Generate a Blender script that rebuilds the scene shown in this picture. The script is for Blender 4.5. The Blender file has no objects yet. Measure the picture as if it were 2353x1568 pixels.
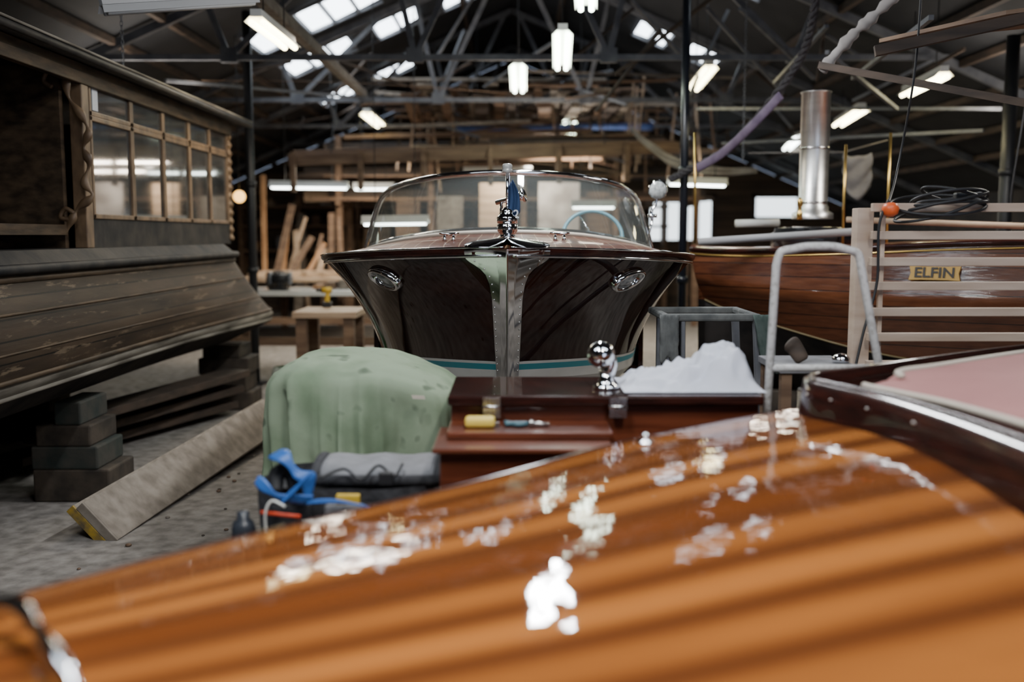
import bpy, math, random
from mathutils import Vector, Matrix, noise
random.seed(7)
W,Hh,F=2353.0,1568.0,2288.0
CAMZ=1.6; HOR=540.0
TH=math.atan((Hh/2-HOR)/F)
def ray(px,py):
    rx=(px-W/2)/F; ry=(Hh/2-py)/F
    return Vector((rx, math.cos(TH)+ry*math.sin(TH), -math.sin(TH)+ry*math.cos(TH)))
def P(px,py,d):
    r=ray(px,py); k=d/r.y
    return Vector((r.x*k,d,CAMZ+r.z*k))
def PZ(px,py,z):
    r=ray(px,py); k=(z-CAMZ)/r.z
    return Vector((r.x*k,r.y*k,z))
def interp(tab,x):
    if x<=tab[0][0]: return tab[0][1]
    for (a,b),(c,d) in zip(tab,tab[1:]):
        if x<=c:
            return b+(d-b)*(x-a)/(c-a)
    return tab[-1][1]
def smooth(pts,n=8,closed=False):
    pts=[Vector(p) for p in pts]; out=[]; m=len(pts)
    rng=range(m if closed else m-1)
    for i in rng:
        if closed: p0,p1,p2,p3=pts[i-1],pts[i],pts[(i+1)%m],pts[(i+2)%m]
        else: p0=pts[max(i-1,0)];p1=pts[i];p2=pts[i+1];p3=pts[min(i+2,m-1)]
        for k in range(n):
            t=k/n
            out.append(.5*((2*p1)+(p2-p0)*t+(2*p0-5*p1+4*p2-p3)*t*t+(3*p1-p0-3*p2+p3)*t**3))
    if not closed: out.append(pts[-1].copy())
    return out
# ---------------- materials
def newmat(name):
    m=bpy.data.materials.new(name); m.use_nodes=True
    nt=m.node_tree; b=nt.nodes['Principled BSDF']
    return m,nt,b
def mat(name,c,rough=.5,metal=0,c2=None,scale=6,stretch=(1,1,1),bump=0,coat=0,detail=6,lo=.35,hi=.65,spec=.5,rv=0):
    m,nt,b=newmat(name)
    b.inputs['Base Color'].default_value=(*c,1); b.inputs['Roughness'].default_value=rough
    b.inputs['Metallic'].default_value=metal
    b.inputs['Specular IOR Level'].default_value=spec
    if coat:
        b.inputs['Coat Weight'].default_value=coat; b.inputs['Coat Roughness'].default_value=.03
    if c2 or bump:
        tc=nt.nodes.new('ShaderNodeTexCoord'); mp=nt.nodes.new('ShaderNodeMapping')
        mp.inputs['Scale'].default_value=stretch
        nt.links.new(tc.outputs['Object'],mp.inputs[0])
        n=nt.nodes.new('ShaderNodeTexNoise'); n.inputs['Scale'].default_value=scale; n.inputs['Detail'].default_value=detail
        nt.links.new(mp.outputs[0],n.inputs['Vector'])
        if c2:
            r=nt.nodes.new('ShaderNodeValToRGB'); r.color_ramp.elements[0].position=lo; r.color_ramp.elements[1].position=hi
            r.color_ramp.elements[0].color=(*c,1); r.color_ramp.elements[1].color=(*c2,1)
            nt.links.new(n.outputs['Fac'],r.inputs[0]); nt.links.new(r.outputs[0],b.inputs['Base Color'])
        if rv:
            mr=nt.nodes.new('ShaderNodeMapRange'); mr.inputs['To Min'].default_value=rough-rv; mr.inputs['To Max'].default_value=rough+rv
            nt.links.new(n.outputs['Fac'],mr.inputs[0]); nt.links.new(mr.outputs[0],b.inputs['Roughness'])
        if bump:
            bp=nt.nodes.new('ShaderNodeBump'); bp.inputs['Strength'].default_value=bump; bp.inputs['Distance'].default_value=.02
            nt.links.new(n.outputs['Fac'],bp.inputs['Height']); nt.links.new(bp.outputs[0],b.inputs['Normal'])
    return m
def emis(name,c,s):
    m,nt,b=newmat(name); b.inputs['Base Color'].default_value=(*c,1)
    b.inputs['Emission Color'].default_value=(*c,1); b.inputs['Emission Strength'].default_value=s
    return m
def planks(name,src,idx,spacing,w,seam,c1,c2,rough=.12,coat=1,nscale=8,stretch=(1,1,1),bump=0,softness=0,tint=.35,spec=.5,peel=None):
    m,nt,b=newmat(name); N=nt.nodes; L=nt.links
    b.inputs['Roughness'].default_value=rough; b.inputs['Specular IOR Level'].default_value=spec
    if coat: b.inputs['Coat Weight'].default_value=coat; b.inputs['Coat Roughness'].default_value=.05
    tc=N.new('ShaderNodeTexCoord'); sp=N.new('ShaderNodeSeparateXYZ'); L.new(tc.outputs[src],sp.inputs[0])
    def mth(op,a,bv=None):
        q=N.new('ShaderNodeMath'); q.operation=op
        if hasattr(a,'links'): L.new(a,q.inputs[0])
        else: q.inputs[0].default_value=a
        if bv is not None:
            if hasattr(bv,'links'): L.new(bv,q.inputs[1])
            else: q.inputs[1].default_value=bv
        return q.outputs[0]
    s=mth('DIVIDE',sp.outputs[idx],spacing)
    fr=mth('FRACT',s); fl=mth('FLOOR',s)
    dist=mth('ABSOLUTE',mth('SUBTRACT',fr,.5))
    mr=N.new('ShaderNodeMapRange'); mr.interpolation_type='SMOOTHSTEP'
    mr.inputs['From Min'].default_value=.5-w/2-softness; mr.inputs['From Max'].default_value=.5-w/2+1e-3
    L.new(dist,mr.inputs[0])
    wn=N.new('ShaderNodeTexWhiteNoise'); wn.noise_dimensions='1D'; L.new(fl,wn.inputs['W'])
    mp=N.new('ShaderNodeMapping'); mp.inputs['Scale'].default_value=stretch; L.new(tc.outputs[src],mp.inputs[0])
    n=N.new('ShaderNodeTexNoise'); n.inputs['Scale'].default_value=nscale; n.inputs['Detail'].default_value=5; L.new(mp.outputs[0],n.inputs['Vector'])
    f=mth('ADD',mth('MULTIPLY',wn.outputs['Value'],tint),mth('MULTIPLY',n.outputs['Fac'],1-tint))
    r=N.new('ShaderNodeValToRGB'); r.color_ramp.elements[0].position=.25; r.color_ramp.elements[1].position=.7
    r.color_ramp.elements[0].color=(*c1,1); r.color_ramp.elements[1].color=(*c2,1); L.new(f,r.inputs[0])
    mx=N.new('ShaderNodeMix'); mx.data_type='RGBA'; L.new(mr.outputs[0],mx.inputs[0]); L.new(r.outputs[0],mx.inputs[6]); mx.inputs[7].default_value=(*seam,1)
    out=mx.outputs[2]
    if peel:
        pn_=N.new('ShaderNodeTexNoise'); pn_.inputs['Scale'].default_value=6; pn_.inputs['Detail'].default_value=12; pn_.inputs['Roughness'].default_value=.7; L.new(mp.outputs[0],pn_.inputs['Vector'])
        pr=N.new('ShaderNodeValToRGB'); pr.color_ramp.elements[0].position=.57; pr.color_ramp.elements[1].position=.63; L.new(pn_.outputs['Fac'],pr.inputs[0])
        m3=N.new('ShaderNodeMix'); m3.data_type='RGBA'; L.new(pr.outputs[0],m3.inputs[0]); L.new(out,m3.inputs[6]); m3.inputs[7].default_value=(*peel,1); out=m3.outputs[2]
    L.new(out,b.inputs['Base Color'])
    if bump:
        bp=N.new('ShaderNodeBump'); bp.inputs['Strength'].default_value=bump; bp.inputs['Distance'].default_value=.01
        inv=mth('SUBTRACT',1.0,mr.outputs[0]); h=mth('ADD',mth('MULTIPLY',n.outputs['Fac'],.6),inv)
        L.new(h,bp.inputs['Height']); L.new(bp.outputs[0],b.inputs['Normal'])
        if coat: L.new(bp.outputs[0],b.inputs['Coat Normal'])
    return m
def glassmat(name,tint=(.9,.95,.95),base=.08,dust=.06):
    m=bpy.data.materials.new(name); m.use_nodes=True; nt=m.node_tree; nt.nodes.clear()
    o=nt.nodes.new('ShaderNodeOutputMaterial'); mx=nt.nodes.new('ShaderNodeMixShader')
    t=nt.nodes.new('ShaderNodeBsdfTransparent'); t.inputs[0].default_value=(*tint,1)
    g=nt.nodes.new('ShaderNodeBsdfGlossy'); g.inputs['Roughness'].default_value=.03
    lw=nt.nodes.new('ShaderNodeLayerWeight'); lw.inputs[0].default_value=.35
    ad=nt.nodes.new('ShaderNodeMath'); ad.operation='MULTIPLY_ADD'; ad.inputs[1].default_value=.7; ad.inputs[2].default_value=base
    nt.links.new(lw.outputs['Fresnel'],ad.inputs[0]); nt.links.new(ad.outputs[0],mx.inputs[0])
    nt.links.new(t.outputs[0],mx.inputs[1]); nt.links.new(g.outputs[0],mx.inputs[2])
    df=nt.nodes.new('ShaderNodeBsdfTranslucent'); df.inputs[0].default_value=(.8,.9,.88,1)
    d2=nt.nodes.new('ShaderNodeBsdfDiffuse'); d2.inputs[0].default_value=(.8,.9,.88,1)
    ms=nt.nodes.new('ShaderNodeMixShader'); nt.links.new(df.outputs[0],ms.inputs[1]); nt.links.new(d2.outputs[0],ms.inputs[2])
    m2=nt.nodes.new('ShaderNodeMixShader'); m2.inputs[0].default_value=dust  # dust weights a pale haze imitating the bright lit background behind the glass
    nt.links.new(mx.outputs[0],m2.inputs[1]); nt.links.new(ms.outputs[0],m2.inputs[2]); nt.links.new(m2.outputs[0],o.inputs[0])
    return m
chrome=mat('chrome',(.90,.91,.93),.08,1)
chrome_old=mat('worn_chrome',(.75,.74,.72),.28,1,c2=(.5,.48,.46),scale=30,rv=.12)
steel=mat('brushed_steel',(.86,.85,.83),.36,1,c2=(.74,.73,.71),scale=3,stretch=(1,1,6))
mahog=mat('mahogany_gloss',(.014,.0045,.0035),.3,0,c2=(.028,.008,.005),scale=3,stretch=(1,.5,3),coat=1,spec=.0)
mahog_dark=mat('dark_mahogany',(.018,.007,.006),.2,0,c2=(.038,.011,.008),scale=8,stretch=(1,1,5),coat=.6,spec=.1)
mahog_red=mat('red_mahogany',(.085,.02,.009),.3,0,c2=(.16,.042,.018),scale=6,stretch=(.6,1,8),coat=.5)
deckm=planks('deck_planks','Object',0,.075,.07,(.25,.17,.11),(.055,.014,.008),(.10,.028,.013),rough=.4,stretch=(8,.6,1),coat=.25,spec=.1)
white_paint=mat('white_boat_paint',(.78,.79,.76),.25,0,c2=(.68,.68,.65),scale=4,coat=.4)
teal=mat('teal_paint',(.03,.30,.36),.3)
black=mat('black_metal',(.015,.016,.019),.45)
rubber=mat('black_rubber',(.015,.015,.017),.5)
oldwood=mat('old_varnished_wood',(.025,.017,.011),.6,0,c2=(.08,.052,.03),scale=9,stretch=(1,.4,2),bump=.3,spec=.2)
framewood=mat('window_frame_wood',(.085,.05,.026),.5,0,c2=(.19,.12,.065),scale=12,stretch=(1,1,.5),bump=.2)
darkpaint=mat('dark_weathered_paint',(.013,.014,.016),.6,0,c2=(.042,.037,.033),scale=6,bump=.3,spec=.15)
hullold=planks('weathered_hull_planks','Object',2,.10,.08,(.006,.005,.004),(.009,.0065,.005),(.048,.031,.019),rough=.55,coat=0,nscale=5,stretch=(1,.35,3),bump=.7,tint=.2,spec=.15,peel=(.11,.08,.052))
palewale=mat('dirty_white_wale',(.07,.06,.048),.7,0,c2=(.34,.31,.26),scale=6,stretch=(1,.3,2),bump=.2,lo=.3,hi=.68,spec=.1)
underm=mat('dark_bottom_paint',(.016,.015,.016),.8,0,c2=(.04,.035,.032),scale=5,bump=.3,spec=.1)
timber=mat('pale_timber',(.30,.205,.135),.65,0,c2=(.45,.335,.235),scale=5,stretch=(.4,1,3),bump=.15)
timber2=mat('brown_timber',(.105,.06,.036),.7,0,c2=(.2,.125,.076),scale=5,stretch=(.4,1,3),bump=.15)
timber3=mat('dark_timber',(.032,.023,.018),.75,0,c2=(.078,.052,.036),scale=5,stretch=(.4,1,3),bump=.15)
orangewood=mat('orange_pine',(.28,.14,.06),.6,0,c2=(.42,.23,.11),scale=5,stretch=(2,1,.5))
greyboard=mat('grey_scaffold_board',(.16,.132,.106),.75,0,c2=(.28,.242,.20),scale=10,bump=.2)
yellow=mat('yellow_paint',(.55,.36,.03),.5)
yellowd=mat('worn_yellow_paint',(.40,.26,.03),.6,0,c2=(.12,.09,.05),scale=20)
blockwood=mat('block_timber',(.028,.022,.017),.8,0,c2=(.075,.057,.041),scale=8,bump=.3)
greenish=mat('green_stained_timber',(.024,.034,.03),.8,0,c2=(.06,.055,.045),scale=8,bump=.3)
concrete=mat('concrete_floor',(.14,.125,.112),.85,0,c2=(.30,.275,.25),scale=12,bump=.3,detail=15,lo=.32,hi=.68)
roofm=mat('dark_roof_boards',(.011,.0125,.016),.8,0,c2=(.02,.021,.025),scale=3)
wallm=planks('dark_wall_boards','Object',2,.16,.06,(.012,.01,.009),(.035,.026,.021),(.11,.075,.05),rough=.8,coat=0,nscale=3,stretch=(.4,1,1))
sidewall=mat('dark_side_wall',(.02,.02,.024),.85,0,c2=(.042,.037,.036),scale=3)
steelgrey=mat('grey_painted_steel',(.085,.09,.105),.5,0,c2=(.16,.165,.18),scale=6)
steeldark=mat('dark_painted_steel',(.03,.032,.038),.5,0,c2=(.055,.056,.06),scale=6)
rope_m=mat('grey_rope',(.03,.028,.032),.9,0,c2=(.06,.055,.058),scale=40,bump=.6)
purple=mat('purple_strap',(.10,.07,.12),.8,0,c2=(.16,.12,.18),scale=10)
whitecloth=mat('white_cloth',(.66,.68,.76),.65,0,c2=(.60,.62,.71),scale=5,spec=.3)
dirtycloth=mat('dusty_sailcloth',(.34,.32,.31),.9,0,c2=(.2,.18,.17),scale=4,spec=.1)
carpet=mat('grey_carpet',(.10,.105,.105),1,0,c2=(.17,.175,.17),scale=14,bump=.2,spec=.05)
pinkm=mat('pink_vinyl',(.33,.155,.15),.65,0,c2=(.38,.185,.175),scale=3,spec=.1)
creamm=mat('cream_trim',(.55,.49,.41),.5)
bluepl=mat('blue_plastic',(.03,.12,.40),.4)
bluecl=mat('blue_pennant',(.018,.045,.12),.8,0,c2=(.03,.07,.17),scale=7)
greyfab=mat('grey_fabric',(.13,.13,.14),.7,0,c2=(.21,.21,.225),scale=12)
blackfab=mat('black_fabric',(.02,.02,.024),.85,0,c2=(.035,.035,.04),scale=30,bump=.4)
redp=mat('red_plastic',(.6,.06,.02),.4)
orangep=mat('orange_plastic',(.8,.13,.03),.4)
brass=mat('brass',(.6,.4,.12),.3,1)
dkglass=mat('dark_window_glass',(.06,.068,.072),.06,0,c2=(.03,.033,.035),scale=3,spec=1.0,coat=1)
glass=glassmat('windscreen_glass',(.92,.96,.95),.17,.10)
lens=mat('headlight_lens',(.6,.63,.63),.12,0,c2=(.25,.27,.27),scale=40,coat=1)
tube_w=emis('lit_tube_white',(.88,1,.84),18)
tube_y=emis('lit_tube_warm',(1,.9,.55),16)
tube_c=emis('lit_tube_cool',(.92,1,.95),14)
lampwhite=mat('lamp_white_enamel',(.7,.7,.66),.4)
lampgrey=mat('lamp_grey_enamel',(.33,.33,.33),.5)
skyl=emis('skylight_daylight',(.82,.91,1.0),8)
winl=emis('window_daylight',(.85,.95,1.0),2.8)
wing=emis('window_garden_light',(.55,.8,.55),1.4)
bulb=emis('warm_bulb',(1,.55,.15),4)
paper=mat('white_paper',(.6,.62,.65),.8)
def feltmat():
    m=mat('green_felt',(.165,.225,.14),.95,0,c2=(.28,.345,.24),scale=3.0,bump=.35,detail=14,lo=.36,hi=.56,spec=.05)
    nt=m.node_tree; b=nt.nodes['Principled BSDF']; src=b.inputs['Base Color'].links[0].from_socket
    tc=nt.nodes.new('ShaderNodeTexCoord'); v=nt.nodes.new('ShaderNodeTexNoise'); v.inputs['Scale'].default_value=12; v.inputs['Detail'].default_value=1
    nt.links.new(tc.outputs['Object'],v.inputs['Vector'])
    r=nt.nodes.new('ShaderNodeValToRGB'); r.color_ramp.elements[0].position=.64; r.color_ramp.elements[1].position=.72
    r.color_ramp.elements[0].color=(0,0,0,1); r.color_ramp.elements[1].color=(.6,.6,.6,1); nt.links.new(v.outputs['Fac'],r.inputs[0])
    mx=nt.nodes.new('ShaderNodeMix'); mx.data_type='RGBA'; nt.links.new(r.outputs[0],mx.inputs[0]); nt.links.new(src,mx.inputs[6]); mx.inputs[7].default_value=(.04,.055,.038,1)
    nt.links.new(mx.outputs[2],b.inputs['Base Color'])
    return m
greenfelt=feltmat()
# ---------------- geometry
class G:
    def __init__(s): s.v=[];s.f=[];s.m=[];s.s=[];s.uv=[]
    def add(s,vs,fs,mi=0,sm=False,uvs=None):
        o=len(s.v); s.v+= [Vector(v) for v in vs]
        for k,f in enumerate(fs):
            s.f.append([o+i for i in f]); s.m.append(mi); s.s.append(sm)
            s.uv.append([uvs[i] for i in f] if uvs else None)
        return s
    def box(s,a,b,mi=0):
        x0,x1=sorted((a[0],b[0]));y0,y1=sorted((a[1],b[1]));z0,z1=sorted((a[2],b[2]))
        return s.add([(x0,y0,z0),(x1,y0,z0),(x1,y1,z0),(x0,y1,z0),(x0,y0,z1),(x1,y0,z1),(x1,y1,z1),(x0,y1,z1)],
          [(0,3,2,1),(4,5,6,7),(0,1,5,4),(1,2,6,5),(2,3,7,6),(3,0,4,7)],mi)
    def beam(s,a,b,w,h,mi=0,up=(0,0,1)):
        a=Vector(a);b=Vector(b);d=(b-a).normalized();u=Vector(up)
        if abs(d.dot(u))>.98: u=Vector((1,0,0))
        r=d.cross(u).normalized()*w/2; u=r.cross(d).normalized()*h/2
        vs=[p+i*r+j*u for p in (a,b) for i,j in ((-1,-1),(1,-1),(1,1),(-1,1))]
        return s.add(vs,[(0,1,2,3),(4,7,6,5),(0,4,5,1),(1,5,6,2),(2,6,7,3),(3,7,4,0)],mi)
    def tube(s,path,r,seg=12,mi=0,flat=1.0,closed=False,caps=True):
        path=[Vector(p) for p in path]; n=len(path); t0=None; u=None; vs=[]
        for i,p in enumerate(path):
            if closed: t=(path[(i+1)%n]-path[i-1]).normalized()
            else: t=(path[min(i+1,n-1)]-path[max(i-1,0)]).normalized()
            if u is None:
                ref=Vector((0,0,1)) if abs(t.z)<.9 else Vector((1,0,0))
                u=(ref-t*ref.dot(t)).normalized()
            else: u=(u-t*u.dot(t)).normalized()
            w=t.cross(u); rr=r[i] if isinstance(r,(list,tuple)) else r
            for k in range(seg):
                a=2*math.pi*k/seg; vs.append(p+u*math.cos(a)*rr+w*math.sin(a)*rr*flat)
        fs=[]
        for i in range(n if closed else n-1):
            j=(i+1)%n
            for k in range(seg):
                l=(k+1)%seg; fs.append((i*seg+k,j*seg+k,j*seg+l,i*seg+l))
        if caps and not closed: fs.append(tuple(range(seg))); fs.append(tuple((n-1)*seg+k for k in reversed(range(seg))))
        return s.add(vs,fs,mi,True)
    def lathe(s,c,prof,seg=24,mi=0,axis=(0,0,1),caps=True):
        c=Vector(c);ax=Vector(axis).normalized(); ref=Vector((1,0,0)) if abs(ax.x)<.9 else Vector((0,1,0))
        u=(ref-ax*ref.dot(ax)).normalized(); w=ax.cross(u); vs=[]
        for r,h in prof:
            for k in range(seg):
                a=2*math.pi*k/seg; vs.append(c+ax*h+u*math.cos(a)*r+w*math.sin(a)*r)
        n=len(prof);fs=[(i*seg+k,i*seg+(k+1)%seg,(i+1)*seg+(k+1)%seg,(i+1)*seg+k) for i in range(n-1) for k in range(seg)]
        if caps: fs.append(tuple(reversed(range(seg)))); fs.append(tuple((n-1)*seg+k for k in range(seg)))
        return s.add(vs,fs,mi,True)
    def ball(s,c,r,seg=20,mi=0,sc=(1,1,1)):
        c=Vector(c); vs=[];fs=[];R=seg//2
        for i in range(R+1):
            ph=math.pi*i/R
            for k in range(seg):
                a=2*math.pi*k/seg
                vs.append(c+Vector((r*sc[0]*math.sin(ph)*math.cos(a),r*sc[1]*math.sin(ph)*math.sin(a),r*sc[2]*math.cos(ph))))
        for i in range(R):
            for k in range(seg): fs.append((i*seg+k,(i+1)*seg+k,(i+1)*seg+(k+1)%seg,i*seg+(k+1)%seg))
        return s.add(vs,fs,mi,True)
    def grid(s,rows,mi=0,sm=True,closed=False,uvs=None):
        n=len(rows);m=len(rows[0]); vs=[p for r in rows for p in r]; fs=[];
        for i in range(n-1):
            for k in range(m if closed else m-1):
                l=(k+1)%m; fs.append((i*m+k,i*m+l,(i+1)*m+l,(i+1)*m+k))
        uu=[(k/(m-1),i/(n-1)) for i in range(n) for k in range(m)] if uvs is None else [q for r in uvs for q in r]
        return s.add(vs,fs,mi,sm,uu)
    def obj(s,name,mats,parent=None,label=None,cat=None,group=None,kind=None,bevel=0,solid=0,recalc=True,sub=0):
        if not isinstance(mats,(list,tuple)): mats=[mats]
        if parent is not None: o=wl[parent.name]
        else:
            xs=[v.x for v in s.v];ys=[v.y for v in s.v]; o=Vector(((min(xs)+max(xs))/2,(min(ys)+max(ys))/2,min(v.z for v in s.v)))
        me=bpy.data.meshes.new(name); me.from_pydata([v-o for v in s.v],[],s.f)
        for m in mats: me.materials.append(m)
        for p,mi,sm in zip(me.polygons,s.m,s.s): p.material_index=mi; p.use_smooth=sm
        if any(s.uv):
            ul=me.uv_layers.new(name='UVMap')
            for p,u in zip(me.polygons,s.uv):
                if u:
                    for li,q in zip(p.loop_indices,u): ul.data[li].uv=q
        if recalc:
            import bmesh
            bm=bmesh.new(); bm.from_mesh(me); bmesh.ops.recalc_face_normals(bm,faces=bm.faces); bm.to_mesh(me); bm.free()
        ob=bpy.data.objects.new(name,me); bpy.context.collection.objects.link(ob)
        if parent is not None: ob.parent=parent; ob.location=(0,0,0); wl[ob.name]=o
        else: ob.location=o; wl[ob.name]=o
        if solid:
            md=ob.modifiers.new('s','SOLIDIFY'); md.thickness=solid; md.offset=0
        if bevel:
            md=ob.modifiers.new('b','BEVEL'); md.width=bevel; md.segments=2; md.limit_method='ANGLE'
        if sub:
            md=ob.modifiers.new('d','SUBSURF'); md.levels=sub; md.render_levels=sub
        if label: ob['label']=label
        if cat: ob['category']=cat
        if group: ob['group']=group
        if kind: ob['kind']=kind
        return ob
wl={}
def thing(name,loc,label,cat,group=None):
    e=bpy.data.objects.new(name,None); e.empty_display_size=.1; bpy.context.collection.objects.link(e)
    e.location=loc; wl[e.name]=Vector(loc); e['label']=label; e['category']=cat
    if group: e['group']=group
    return e
def textmesh(txt,size,M,name,m,parent,label=None,depth=.002):
    cu=bpy.data.curves.new('t','FONT'); cu.body=txt; cu.size=size; cu.align_x='CENTER'; cu.align_y='CENTER'; cu.extrude=depth; cu.offset=size*.02
    ob=bpy.data.objects.new('t',cu); bpy.context.collection.objects.link(ob)
    dg=bpy.context.evaluated_depsgraph_get(); me=bpy.data.meshes.new_from_object(ob.evaluated_get(dg))
    bpy.data.objects.remove(ob)
    o=wl[parent.name]
    for v in me.vertices: v.co=M@v.co-o
    me.materials.clear(); me.materials.append(m)
    n=bpy.data.objects.new(name,me); bpy.context.collection.objects.link(n); n.parent=parent; wl[n.name]=o
    return n
# ================= ROOM
ZR=5.185; SL=.43
def roofz(x): return ZR-SL*abs(x)
XL,XR,YB,YF=-6.9,6.9,21.0,-3.0
G().box((XL,YF,-.1),(XR,YB,0)).obj('floor',concrete,kind='structure')
G().box((XL-.1,YF,0),(XL,YB,roofz(XL))).obj('wall_left',sidewall,kind='structure')
G().box((XR,YF,0),(XR+.1,YB,roofz(XR))).obj('wall_right',sidewall,kind='structure')
g=G(); g.add([(XL,YB,0),(XR,YB,0),(XR,YB,roofz(XR)),(0,YB,ZR),(XL,YB,roofz(XL)),(XL,YB+.1,0),(XR,YB+.1,0),(XR,YB+.1,roofz(XR)),(0,YB+.1,ZR),(XL,YB+.1,roofz(XL))],
 [(0,1,2,3,4),(9,8,7,6,5)]); g.obj('wall_back',wallm,kind='structure')
g=G()
for yy in (YF,YF-.1):
    g.add([(XL,yy,0),(1.6,yy,0),(1.6,yy,roofz(1.6)),(0,yy,ZR),(XL,yy,roofz(XL))],[(0,1,2,3,4)])
    g.add([(4.8,yy,0),(XR,yy,0),(XR,yy,roofz(XR)),(4.8,yy,roofz(4.8))],[(0,1,2,3)])
    g.add([(1.6,yy,2.7),(4.8,yy,2.7),(4.8,yy,roofz(4.8)),(1.6,yy,roofz(1.6))],[(0,1,2,3)])
g.obj('wall_front',sidewall,kind='structure')
g=G()
for sx in (-1,1):
    xe=sx*7.0
    g.add([(0,YF,ZR+.02),(xe,YF,roofz(xe)+.02),(xe,YB+.1,roofz(xe)+.02),(0,YB+.1,ZR+.02),(0,YF,ZR+.1),(xe,YF,roofz(xe)+.1),(xe,YB+.1,roofz(xe)+.1),(0,YB+.1,ZR+.1)],
     [(0,1,2,3),(7,6,5,4),(0,4,5,1),(1,5,6,2),(2,6,7,3)])
g.obj('ceiling',roofm,kind='structure')
wn=1
def skylight(y0,y1,xa,xb,n,skip=()):
    global wn
    g=G(); q=G()
    xs=[xa+(xb-xa)*i/n for i in range(n+1)]
    for j,(a,b) in enumerate(zip(xs,xs[1:])):
        q.beam((a,y0,roofz(a)-.02),(a,y1,roofz(a)-.02),.03,.03)
        if j in skip: continue
        e=.02*(1 if b>a else -1)
        a2,b2=a+e,b-e; yj=random.uniform(0,.28); yk=random.uniform(0,.22)
        g.add([(a2,y0+yj,roofz(a2)),(b2,y0+yj*.4,roofz(b2)),(b2,y1-yk,roofz(b2)),(a2,y1-yk*.4,roofz(a2))],[(0,1,2,3)])
    q.beam((xa,y0,roofz(xa)-.02),(xb,y0,roofz(xb)-.02),.04,.04); q.beam((xa,y1,roofz(xa)-.02),(xb,y1,roofz(xb)-.02),.04,.04)
    o=g.obj('window_%d'%wn,skyl,kind='structure',recalc=False); wn+=1
    q.obj('trim_%d'%wn,steelgrey,kind='structure')
skylight(11.6,12.7,-3.1,-1.6,5,(1,))
skylight(13.5,14.5,-3.1,-.35,9,(3,6))
skylight(16.3,17.4,-3.2,-1.65,5,(2,))
skylight(13.5,14.5,1.7,2.85,5,(2,))
skylight(10.2,10.8,2.0,2.6,3,(1,))
skylight(8.2,8.6,1.2,2.4,5,(0,3))  # invented roof light, small gapped panes to break up its reflection
skylight(1.4,2.6,-3.0,-.8,4)  # unseen skylight above the camera, added for light and deck reflections
skylight(1.0,2.2,.8,3.0,4)  # likewise added out of view as a light and reflection source
def wallwin(px1,py1,px2,py2,m,n):
    global wn
    a=P(px1,py1,YB-.03);b=P(px2,py2,YB-.03); g=G(); g.add([a,(b.x,a.y,a.z),b,(a.x,a.y,b.z)],[(0,1,2,3)])
    g.obj('window_%d'%wn,m,kind='structure'); q=G()
    y=YB-.05
    for i in range(n+1):
        x=a.x+(b.x-a.x)*i/n; q.box((x-.04,y-.03,b.z-.04),(x+.04,y+.03,a.z+.04))
    q.box((a.x-.04,y-.03,a.z-.04),(b.x+.04,y+.03,a.z+.04)); q.box((a.x-.04,y-.03,b.z-.04),(b.x+.04,y+.03,b.z+.04))
    wn+=1; q.obj('trim_%d'%wn,timber3,kind='structure')
wallwin(1490,450,1637,556,winl,2)
wallwin(1732,450,1835,503,winl,1)
wallwin(2040,448,2290,520,wing,4)
wallwin(640,310,676,345,winl,1)
def truss(y):
    g=G(); zt=3.33
    for s in (-1,1):
        g.beam((0,y,ZR-.06),(s*6.85,y,roofz(6.85)-.06),.06,.08)
        for a,b in (((2.77,zt),(2.98,roofz(2.98))),((2.77,zt),(1.6,roofz(1.6))),((.95,zt),(1.24,roofz(1.24))),((.95,zt),(.1,roofz(.1))),((4.2,zt),(4.2,roofz(4.2)))):
            g.beam((s*a[0],y,a[1]),(s*b[0],y,b[1]-.05),.035,.055)
    g.beam((-4.3,y,zt),(4.3,y,zt),.05,.055)
    for x in (-2.77,-.95,.95,2.77): g.box((x-.08,y-.035,zt-.05),(x+.08,y+.035,zt+.09))
    return g.obj('roof_truss',steelgrey,label='grey painted steel roof truss with riveted web bars',cat='roof truss',group='steel roof trusses')
for y in (3.8,6.9,10.0,13.1,16.2,19.3): truss(y)
for x in (-6,-5.4,-4.9,-4.4,-3.9,-3.4,-.7,.7,3.2,3.9,4.4,4.9,5.5,6):
    G().beam((x,YF,roofz(x)-.03),(x,YB,roofz(x)-.03),.06,.07).obj('roof_purlin',timber3,label='dark timber purlin running under the roof boards',cat='roof beam',group='roof purlins')
G().beam((-1.95,6.6,3.43),(-1.95,13.4,3.43),.09,.10).obj('timber_beam',greyboard,label='rough square timber laid across the roof trusses',cat='beam',bevel=.008)
for a,b in ((P(380,185,9.8),P(1180,255,17)),(P(1450,0,9.7),P(1560,120,10.2)),(P(1625,20,9.8),P(1800,215,10.2)),(P(1900,60,8),P(1780,190,10)),(P(1060,190,16),P(1150,130,16.1)),(P(1600,250,12),P(2300,250,9)),(P(1660,330,11),P(2260,300,9)),(P(1900,120,7.5),P(2060,250,9)),(P(2140,40,6),P(1960,180,8.6)),(P(1700,20,9),P(1870,180,10))):
    G().beam(a,b,.03,.03).obj('brace_rod',steelgrey,label='thin steel bracing bar between the roof trusses',cat='brace',group='bracing bars')
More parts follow.
